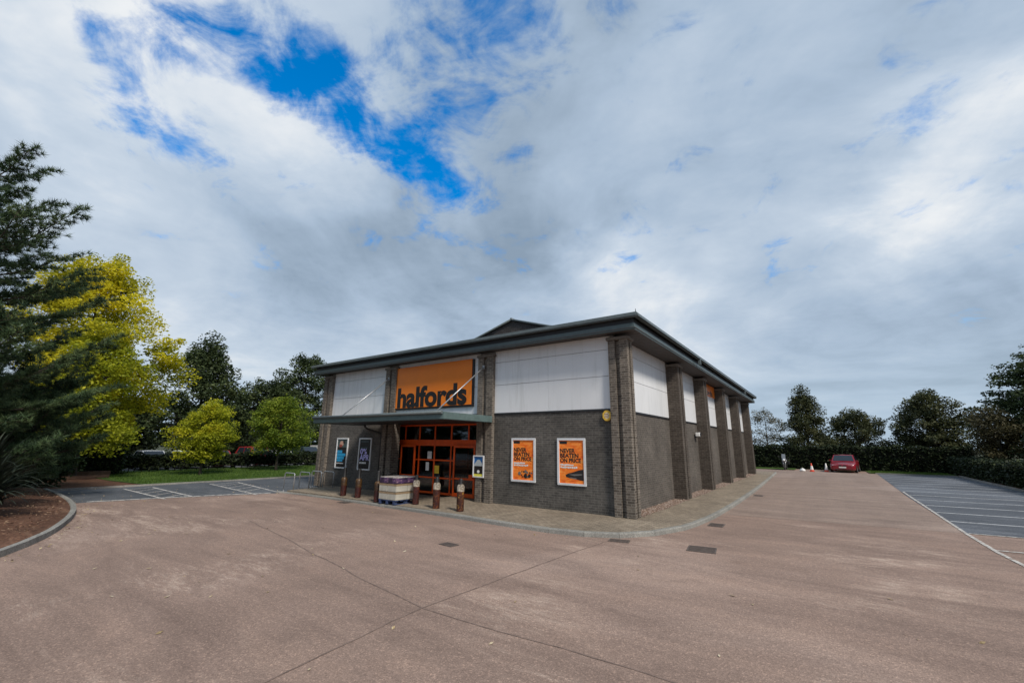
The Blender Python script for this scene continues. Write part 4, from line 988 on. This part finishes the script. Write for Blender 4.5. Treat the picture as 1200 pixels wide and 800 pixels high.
# ------------------------------------------------------------------ trees and hedges
def rand_dirs(rg, n):
    v = rg.normal(0, 1, (n, 3)); return v/np.linalg.norm(v, axis=1)[:, None]
def leaves(rg, C, sig, per, size, aspect=.55, droop=.0, up=.35):
    """leaf quads gathered round clump centres"""
    n = len(C)*per
    off = rg.normal(0, 1, (n, 3)); rr = np.linalg.norm(off, axis=1)[:, None]; off = off/rr*np.minimum(rr, 1.9)
    P_ = np.repeat(C, per, 0)+off*np.repeat(sig, per, 0)
    u = rand_dirs(rg, n); u[:, 2] = u[:, 2]*.6-droop; u /= np.linalg.norm(u, axis=1)[:, None]
    nn = rand_dirs(rg, n); nn[:, 2] = np.abs(nn[:, 2])+up; w = np.cross(nn, u); w /= np.linalg.norm(w, axis=1)[:, None]+1e-9
    s = (size*rg.uniform(.65, 1.35, n))[:, None]
    V = np.stack([P_-u*s, P_-w*s*aspect+u*s*.15, P_+u*s, P_+w*s*aspect+u*s*.15], 1).reshape(-1, 3)
    return V, np.arange(n*4).reshape(-1, 4), np.clip(np.repeat(rg.random(len(C)), per)*.55+rg.random(n)*.45, 0, 1)
def tree(name, label, loc, h, cb, rad, mat, seed, clumps=90, per=70, leaf=.12, prof='round', csig=.55, group=None, trunk=.16, lean=(0, 0), squash=.65, cat='tree', stems=1, hollow=.35):
    rg = np.random.default_rng(seed); e = empty(name, loc, label, cat, group)
    C = []; tries = 0
    ph = rg.uniform(0, 6.28, 6)
    while len(C) < clumps and tries < clumps*60:
        tries += 1; t = rg.random(); a = rg.uniform(0, 6.283)
        if prof == 'round': r = math.sin(math.pi*min(1, (t*.93+.07))**.85)**.6
        elif prof == 'cone': r = (1-t)**.75*(1.0 if t > .12 else .7)
        elif prof == 'oval': r = math.sin(math.pi*(t*.9+.08))**.55
        elif prof == 'wide': r = math.sin(math.pi*min(1, t*.8+.2))**.5
        elif prof == 'vase': r = .45+.6*t if t < .75 else .9*math.sqrt(max(0, (1-t)/.25))
        r *= 1+.18*math.sin(2*a+ph[0])+.14*math.sin(3*a+ph[1]+4*t)+.12*math.sin(9*t+ph[2]+a)
        q = math.sqrt(rg.uniform(hollow**2, 1))
        if rg.random() < (0.0): continue
        p = np.array([lean[0]*t+math.cos(a)*r*q*rad, lean[1]*t+math.sin(a)*r*q*rad, cb+(h-cb)*t])
        if any(np.linalg.norm((p-c)*[1, 1, 1.3]) < csig*.55 for c in C[-200:]): continue
        C.append(p)
    C = np.array(C); sg = csig*rg.uniform(.6, 1.15, (len(C), 1))*np.array([[1, 1, squash]])
    V, F, rn = leaves(rg, C, sg*.62, per, leaf)
    # twig-end sprays that break the outline
    D = C-np.array([lean[0]*.5, lean[1]*.5, cb+(h-cb)*.4]); D /= np.linalg.norm(D, axis=1)[:, None]
    k = max(1, len(C)//2); idx = rg.choice(len(C), k, replace=False)
    V2, F2, r2 = leaves(rg, C[idx]+D[idx]*csig*.8, sg[idx]*.32, max(8, per//4), leaf*.9)
    np_mesh('crown', np.concatenate([V, V2]), np.concatenate([F, F2+len(V)]), mat, e, np.concatenate([rn, r2]))
    b = MB()
    for s in range(stems):
        ox, oy = (0, 0) if stems == 1 else (.25*math.cos(s*2.1), .25*math.sin(s*2.1))
        top = h*.86; pts = []; rs = []
        for j in range(8):
            t = j/7; pts.append((lean[0]*t*.8+.06*h/8*math.sin(j*1.3+seed)*(t > 0)+ox*(1+2*t), lean[1]*t*.8+.06*h/8*math.cos(j*1.7+seed)*(t > 0)+oy*(1+2*t), top*t-(.15 if j == 0 else 0))); rs.append(trunk*(1-.85*t)*(1.35 if j == 0 else 1))
        b.tube(pts, rs, 9)
        for c in C[s::stems][:: max(1, len(C)//70)]:
            tz = max(cb*.8, c[2]-.35*math.hypot(c[0], c[1])-.3); t = min(.98, tz/top); j = min(6, int(t*7)); f = t*7-j
            p0 = Vector(pts[j])*(1-f)+Vector(pts[j+1])*f; p1 = Vector(c); r0 = trunk*(1-.85*t)*.42
            m1 = p0.lerp(p1, .45)+Vector((0, 0, .06*(p1-p0).length)); b.tube([p0, m1, p1], [r0, r0*.55, .012], 5)
    b.build('trunk', M_bark, e, False)
    return e
# big yellow tree, small yellow trees
tree('yellow_tree', 'large golden yellow autumn tree rising behind the dark pine', (-33, -6.2, 0), 13.2, 2.6, 3.75, M_yel, 11, 165, 350, .095, 'oval', .92, trunk=.22, lean=(.3, -.8))
tree('yellow_tree', 'dense greenish yellow tree low between the pine and golden tree', (-30.5, -6.6, 0), 8.2, 1.9, 2.9, M_yelg, 12, 100, 240, .095, 'round', .85, trunk=.18)
tree('small_tree', 'small bright yellow-green tree on the lawn, left of the two', (-29, -.75, 0), 4.6, 1.0, 1.4, M_yelg, 13, 80, 170, .075, 'round', .5, trunk=.08, lean=(0, .2))
tree('small_tree', 'small lime green tree on the lawn near the store corner', (-30, 4.7, 0), 5.4, 1.7, 1.95, M_lime, 14, 90, 180, .08, 'round', .6, trunk=.10)
tree('evergreen_tree', 'tall dark evergreen tree between the golden tree and the small yellow one', (-45, 4.2, 0), 12.2, 2.0, 4.6, M_dkg, 15, 130, 190, .13, 'cone', .9, trunk=.22, hollow=.2)
tree('evergreen_tree', 'tall dark tree directly left of the store roof', (-46, 15.2, 0), 12.0, 2.2, 3.6, M_dkg, 16, 120, 170, .13, 'oval', .9, trunk=.22)
tree('evergreen_tree', 'broad dark tree behind the lime green lawn tree', (-45, 10.6, 0), 8.6, 2.0, 3.4, M_dkg, 17, 110, 170, .13, 'wide', .9, trunk=.2)
bush = [(-47, -1.4, 5.6, 3.0, 'dark shrubby tree in shade under the golden tree'), (-44.5, -6.5, 6, 3.2, 'dark shrubby tree behind the clipped block hedge'), (-54, 7.2, 5.8, 2.8, 'dark distant tree seen between the two tall evergreens'), (-56, 2, 6, 3.2, 'dark distant tree far behind the small yellow tree'), (-55, 19.5, 6.4, 3.2, 'dark distant tree beside the store left corner'), (-56, 13, 6, 3.2, 'dark distant tree behind the parked red four-by-four'), (-56, 26, 6, 3, 'dark distant tree mostly hidden by the store'), (-56, -4, 7, 3.4, 'dark distant tree behind the golden tree trunk'), (-38, -11.5, 7, 3.4, 'dark tree in shade left behind the pine')]
for i, (x, y, h, r, l) in enumerate(bush): tree('dark_tree', l, (x, y, 0), h, .9, r, M_hedge if i < 2 else M_dkg, 30+i, 70, 110, .16, 'round', .9, 'dark background trees', .14)
# right side
tree('slender_oak', 'tall slender oak tree left of the red car behind the hedge', (3.2, 45.5, 0), 8.5, .8, 2.9, M_oak, 41, 95, 170, .105, 'cone', .72, trunk=.18, hollow=.1)
tree('oak_tree', 'broad oak tree behind the hedge over the red car', (7.7, 50, 0), 5.9, .8, 3.6, M_oak, 42, 110, 170, .11, 'wide', .8, trunk=.2)
tree('oak_tree', 'rounded oak tree where rear and right hedges meet', (13.6, 47, 0), 7.4, 1.0, 3.1, M_oak, 43, 130, 170, .11, 'round', .8, trunk=.22)
tree('pale_tree', 'thin pale tree far off beside the store side wall', (-2.0, 60, 0), 7.3, 2.0, 2.3, M_pale, 44, 50, 80, .10, 'round', .7, trunk=.12)
tree('cedar_tree', 'tall dark spreading tree cut by the right picture edge', (19.0, 37, 0), 9.6, 1.8, 5.2, M_dkg, 45, 165, 190, .11, 'cone', .95, trunk=.3, squash=.32, hollow=.2)
tree('brown_tree', 'small brownish green tree over the right hedge', (15.4, 35, 0), 4.9, 1.2, 1.9, M_brownl, 46, 60, 130, .09, 'vase', .6, trunk=.1)
tree('brown_tree', 'small dark leaved tree right of the brownish one', (17.2, 32, 0), 4.0, .6, 1.6, M_hedgeg, 47, 50, 130, .09, 'wide', .6, trunk=.1)
tree('dark_tree', 'dark tree far behind the right hedge', (22, 42, 0), 7.0, 1, 3.6, M_dkg, 48, 80, 110, .15, 'round', 1.0, 'dark background trees', .2)
tree('dark_tree', 'dark tree at the far right edge of the picture', (21.5, 29, 0), 5.2, .6, 2.8, M_dkg, 49, 70, 110, .13, 'round', .8, 'dark background trees', .16)

def hedge(name, label, p0, p1, wd, h, mat, seed, dens=70, leaf=.09, z0=0, gaps=0, cat='hedge', group=None, wob_=.08):
    """clipped hedge: dark core and a coat of leaf faces"""
    rg = np.random.default_rng(seed); a = Vector((*p0, 0)); c = Vector((*p1, 0)); Ln = (c-a).length; d = (c-a)/Ln
    e = empty(name, (a+c)/2, label, cat, group, math.atan2(d.y, d.x))
    hl = Ln/2
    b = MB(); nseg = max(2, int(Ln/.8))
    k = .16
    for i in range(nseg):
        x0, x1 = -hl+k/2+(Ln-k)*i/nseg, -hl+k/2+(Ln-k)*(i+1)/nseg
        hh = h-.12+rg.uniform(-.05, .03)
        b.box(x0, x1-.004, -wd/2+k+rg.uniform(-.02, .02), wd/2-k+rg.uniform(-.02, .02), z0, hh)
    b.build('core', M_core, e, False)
    A = [(Ln*wd, 't'), (Ln*(h-z0), 'f'), (Ln*(h-z0), 'b'), (wd*(h-z0), 'l'), (wd*(h-z0), 'r')]
    Ps = []
    for ar, s in A:
        n = int(ar*dens); u = rg.random(n); v = rg.random(n)
        if s == 't': p = np.stack([(u-.5)*Ln, (v-.5)*wd, np.full(n, h)], 1)
        elif s in 'fb': p = np.stack([(u-.5)*Ln, np.full(n, (-1 if s == 'f' else 1)*wd/2), z0+v*(h-z0)], 1)
        else: p = np.stack([np.full(n, (-1 if s == 'l' else 1)*hl), (u-.5)*wd, z0+v*(h-z0)], 1)
        Ps.append(p)
    P_ = np.concatenate(Ps); P_ += rg.normal(0, .06, P_.shape)
    P_[:, 2] += wob_*np.sin(P_[:, 0]*1.3+seed)*(P_[:, 2] > h*.6)+wob_*.6*np.sin(P_[:, 0]*3.7)*(P_[:, 2] > h*.6); P_[:, 2] = np.maximum(P_[:, 2], z0+.02)
    V, F, rn = leaves(rg, P_, np.full((len(P_), 3), .05), 2, leaf)
    np_mesh('foliage', V, F, mat, e, rn)
    return e
hd = hedge('hedge', 'long dark hedge on bare stems along the lawn, cars behind', (-34.5, -3.4), (-34.5, 18), 1.0, 1.16, M_hedge, 61, 110, .10, .36)
b = MB()
for k in range(46):
    x = -10.5+k*.46+random.uniform(-.12, .12); b.tube([(x, random.uniform(-.2, .2), 0), (x+random.uniform(-.1, .1), random.uniform(-.3, .3), .5)], .03, 5)
b.build('stem', M_bark, hd, False)
hd.children[-1]['kind'] = 'stuff'
hedge('hedge', 'clipped block of green hedge left of the lawn', (-33.2, -6.4), (-33.2, -3.9), 1.6, 1.75, M_hedgeg, 62, 110, .07, 0, wob_=.03)
hedge('hedge', 'tall dark hedge across the back behind the red car', (-6, 43.3), (15.4, 43.3), 1.4, 2.25, M_hedge, 63, 70, .11)
hedge('hedge', 'clipped low hedge running along the right parking bays', (14.2, 8), (14.2, 42.4), 1.3, 1.35, M_hedge, 64, 70, .10)
hedge('hedge', 'second hedge further back on the right beyond the low one', (19.5, 12), (19.5, 44), 1.6, 1.75, M_hedgeg, 65, 40, .12)
def shrub(name, label, loc, r, h, mat, seed, n=60, per=60, leaf=.07, cat='shrub'):
    rg = np.random.default_rng(seed); e = empty(name, loc, label, cat)
    C = rand_dirs(rg, n)*np.array([r, r, h*.5])*rg.uniform(.65, 1, (n, 1)); C[:, 2] += h*.5
    C[:, 2] = np.maximum(C[:, 2], .1)
    V, F, rn = leaves(rg, C, np.full((n, 3), r*.16), per, leaf); np_mesh('foliage', V, F, mat, e, rn)
    b = MB()
    for k in range(7):
        a = k*.9; b.tube([(.05*math.cos(a), .05*math.sin(a), -.05), (r*.35*math.cos(a), r*.35*math.sin(a), h*.6)], [.03, .01], 5)
    b.build('stem', M_bark, e, False); return e
shrub('shrub', 'rounded green shrub on the soil bank behind the spiky plant', (-25.5, -8.9, .1), 1.45, 2.1, M_hedgeg, 71, 110, 90, .075)
shrub('shrub', 'dark rounded shrub under the pine, left of the green one', (-24, -11.3, .1), 1.8, 2.4, M_hedge, 72, 110, 80, .09)
shrub('shrub', 'small pale dry shrub between pine and block hedge', (-30, -8.6, .05), 1.3, 2.6, M_brownl, 73, 60, 50, .08)
# low stepped timber edging beside the lawn
te = empty('timber_edging', (-30.6, -5.7, .03), 'low stepped brown timber edging between shrub and lawn', 'edging')
M_timb = plain('brown_timber', (.13, .075, .05), .85, var=.35, scale=5)
b = MB(); b.box(-30.4, -30.15, -7.2, -5.0, .03, .19); b.build('lower_board', M_timb, te, bevel=.015)
b = MB(); b.box(-31.6, -31.35, -6.6, -4.7, .03, .36); b.build('upper_board', M_timb, te, bevel=.015)

# near pine: whorled limbs with needle tufts
def pine(label, loc, h, seed, spread=4.1, trunk=.24):
    rg = np.random.default_rng(seed); e = empty('pine_tree', loc, label, 'tree')
    b = MB(); tp = [(.10*math.sin(j*.9), .1*math.cos(j*1.1)-.1, h*.97*j/9-(.2 if j == 0 else 0)) for j in range(10)]
    b.tube(tp, [trunk*(1-.9*j/9)+.012 for j in range(10)], 10)
    T_ = []; D_ = []
    z = min(1.4, h*.12)
    while z < h-.3:
        t = z/h
        Lm = (spread*(1-t)**.45+.35)*(.85 if t < .15 else 1)
        nb = 6 if t < .7 else 5; a0 = rg.uniform(0, 6.28)
        for k in range(nb):
            a = a0+6.283*k/nb+rg.uniform(-.35, .35); Lb = Lm*rg.choice([rg.uniform(.45, .8), rg.uniform(.85, 1.2)]); rise = rg.uniform(-.02, .32)+.3*t
            dx, dy = math.cos(a), math.sin(a); p0 = np.array([0, 0, z]); pts = []
            for j in range(6):
                s = j/5; pts.append(np.array([dx*Lb*s, dy*Lb*s, z+Lb*(rise*s-.12*math.sin(s*3.14))+.22*Lb*s*s*(.4 if t < .5 else .7)])+rg.normal(0, .03, 3)*(j > 0))
            b.tube([tuple(p) for p in pts], [.06*(1-t*.6)*(1-s/5.6)+.006 for s in range(6)], 6)
            ns = max(4, int(Lb*5.0))
            for s in np.linspace(.36, 1, ns):
                base = pts[min(4, int(s*5))]*(1-(s*5-min(4, int(s*5))))+pts[min(5, int(s*5)+1)]*(s*5-min(4, int(s*5)))
                for side in ((-1, 1) if s < .97 else (0,)):
                    la = a+side*rg.uniform(.5, 1.1); ll = rg.uniform(.35, .95)*(1.05-s*.5)*min(1.2, Lb/2.2)
                    tip = base+np.array([math.cos(la)*ll, math.sin(la)*ll, ll*rg.uniform(.1, .55)])
                    b.tube([tuple(base), tuple(tip)], [.012, .005], 4, cap=False)
                    for f in (.35, .7, 1.0):
                        T_.append(base*(1-f)+tip*f); D_.append((tip-base)/(np.linalg.norm(tip-base)+1e-6)+np.array([0, 0, .5]))
        z += rg.uniform(.42, .66)*max(.6, h/11.6)
    b.build('trunk', M_bark, e, False)
    T_ = np.array(T_); D_ = np.array(D_); D_ /= np.linalg.norm(D_, axis=1)[:, None]
    per = 26; n = len(T_)*per
    d = np.repeat(D_, per, 0)*.55+rand_dirs(rg, n)*.75; d /= np.linalg.norm(d, axis=1)[:, None]
    o = np.repeat(T_, per, 0)+rg.normal(0, .02, (n, 3)); ln = rg.uniform(.14, .27, n)[:, None]
    w = np.cross(d, rand_dirs(rg, n)); w /= np.linalg.norm(w, axis=1)[:, None]+1e-9; w *= .011
    V = np.stack([o-w, o+w, o+d*ln], 1).reshape(-1, 3)
    np_mesh('needles', V, np.arange(n*3).reshape(-1, 3), M_pine, e, np.repeat(rg.random(len(T_)), per)*.7+rg.random(n)*.3, 3)
    return e
pine('large dark green pine tree at the left picture edge', (-18.3, -13.0, .2), 11.6, 81)
pine('smaller bushy blue-green pine in front of the golden tree', (-20.6, -10.1, .2), 4.7, 83, 2.1, .10)

# strap-leaved plant on the island
def strap(label, loc, n, Lr, seed):
    rg = np.random.default_rng(seed); e = empty('spiky_plant', loc, label, 'plant'); V = []; F = []; rn = []
    for i in range(n):
        a = rg.uniform(0, 6.283); el = rg.uniform(.25, 1.35); L_ = rg.uniform(*Lr); w = rg.uniform(.025, .042); dr = rg.uniform(.25, .9)
        p = np.array([rg.normal(0, .06), rg.normal(0, .06), rg.uniform(0, .55)]); side = np.array([-math.sin(a), math.cos(a), 0]); prev = None; m = 8; v = rg.random()
        for j in range(m+1):
            s = j/m; e_ = el-dr*1.6*s*s
            if j: p = p+np.array([math.cos(a)*math.cos(e_), math.sin(a)*math.cos(e_), math.sin(e_)])*L_/m
            p[2] = max(p[2], .0)
            ww = w*(1-.9*s**2.2)*(.6+.8*min(1, s*4)); k = len(V); V += [p-side*ww, p+side*ww]
            if j: F.append((k-2, k-1, k+1, k)); rn.append(v)
    np_mesh('leaves', np.array(V), np.array(F), M_strap, e, rn)
    b = MB(); b.tube([(0, 0, -.15), (0, 0, .5)], [.10, .07], 8); b.build('stem', M_bark, e, False); return e
strap('spiky strap-leaved plant on the soil island at the left edge', (-15.3, -11.3, .38), 230, (1.1, 2.1), 91)
strap('smaller spiky strap-leaved plant close to the island kerb', (-13.2, -11.3, .38), 130, (.8, 1.4), 92)

sc.view_settings.view_transform = 'Standard'; sc.view_settings.look = 'None'; sc.view_settings.exposure = 0
sc.render.engine = 'CYCLES'; sc.cycles.max_bounces = 8; sc.cycles.transparent_max_bounces = 16
sc.cycles.use_denoising = True
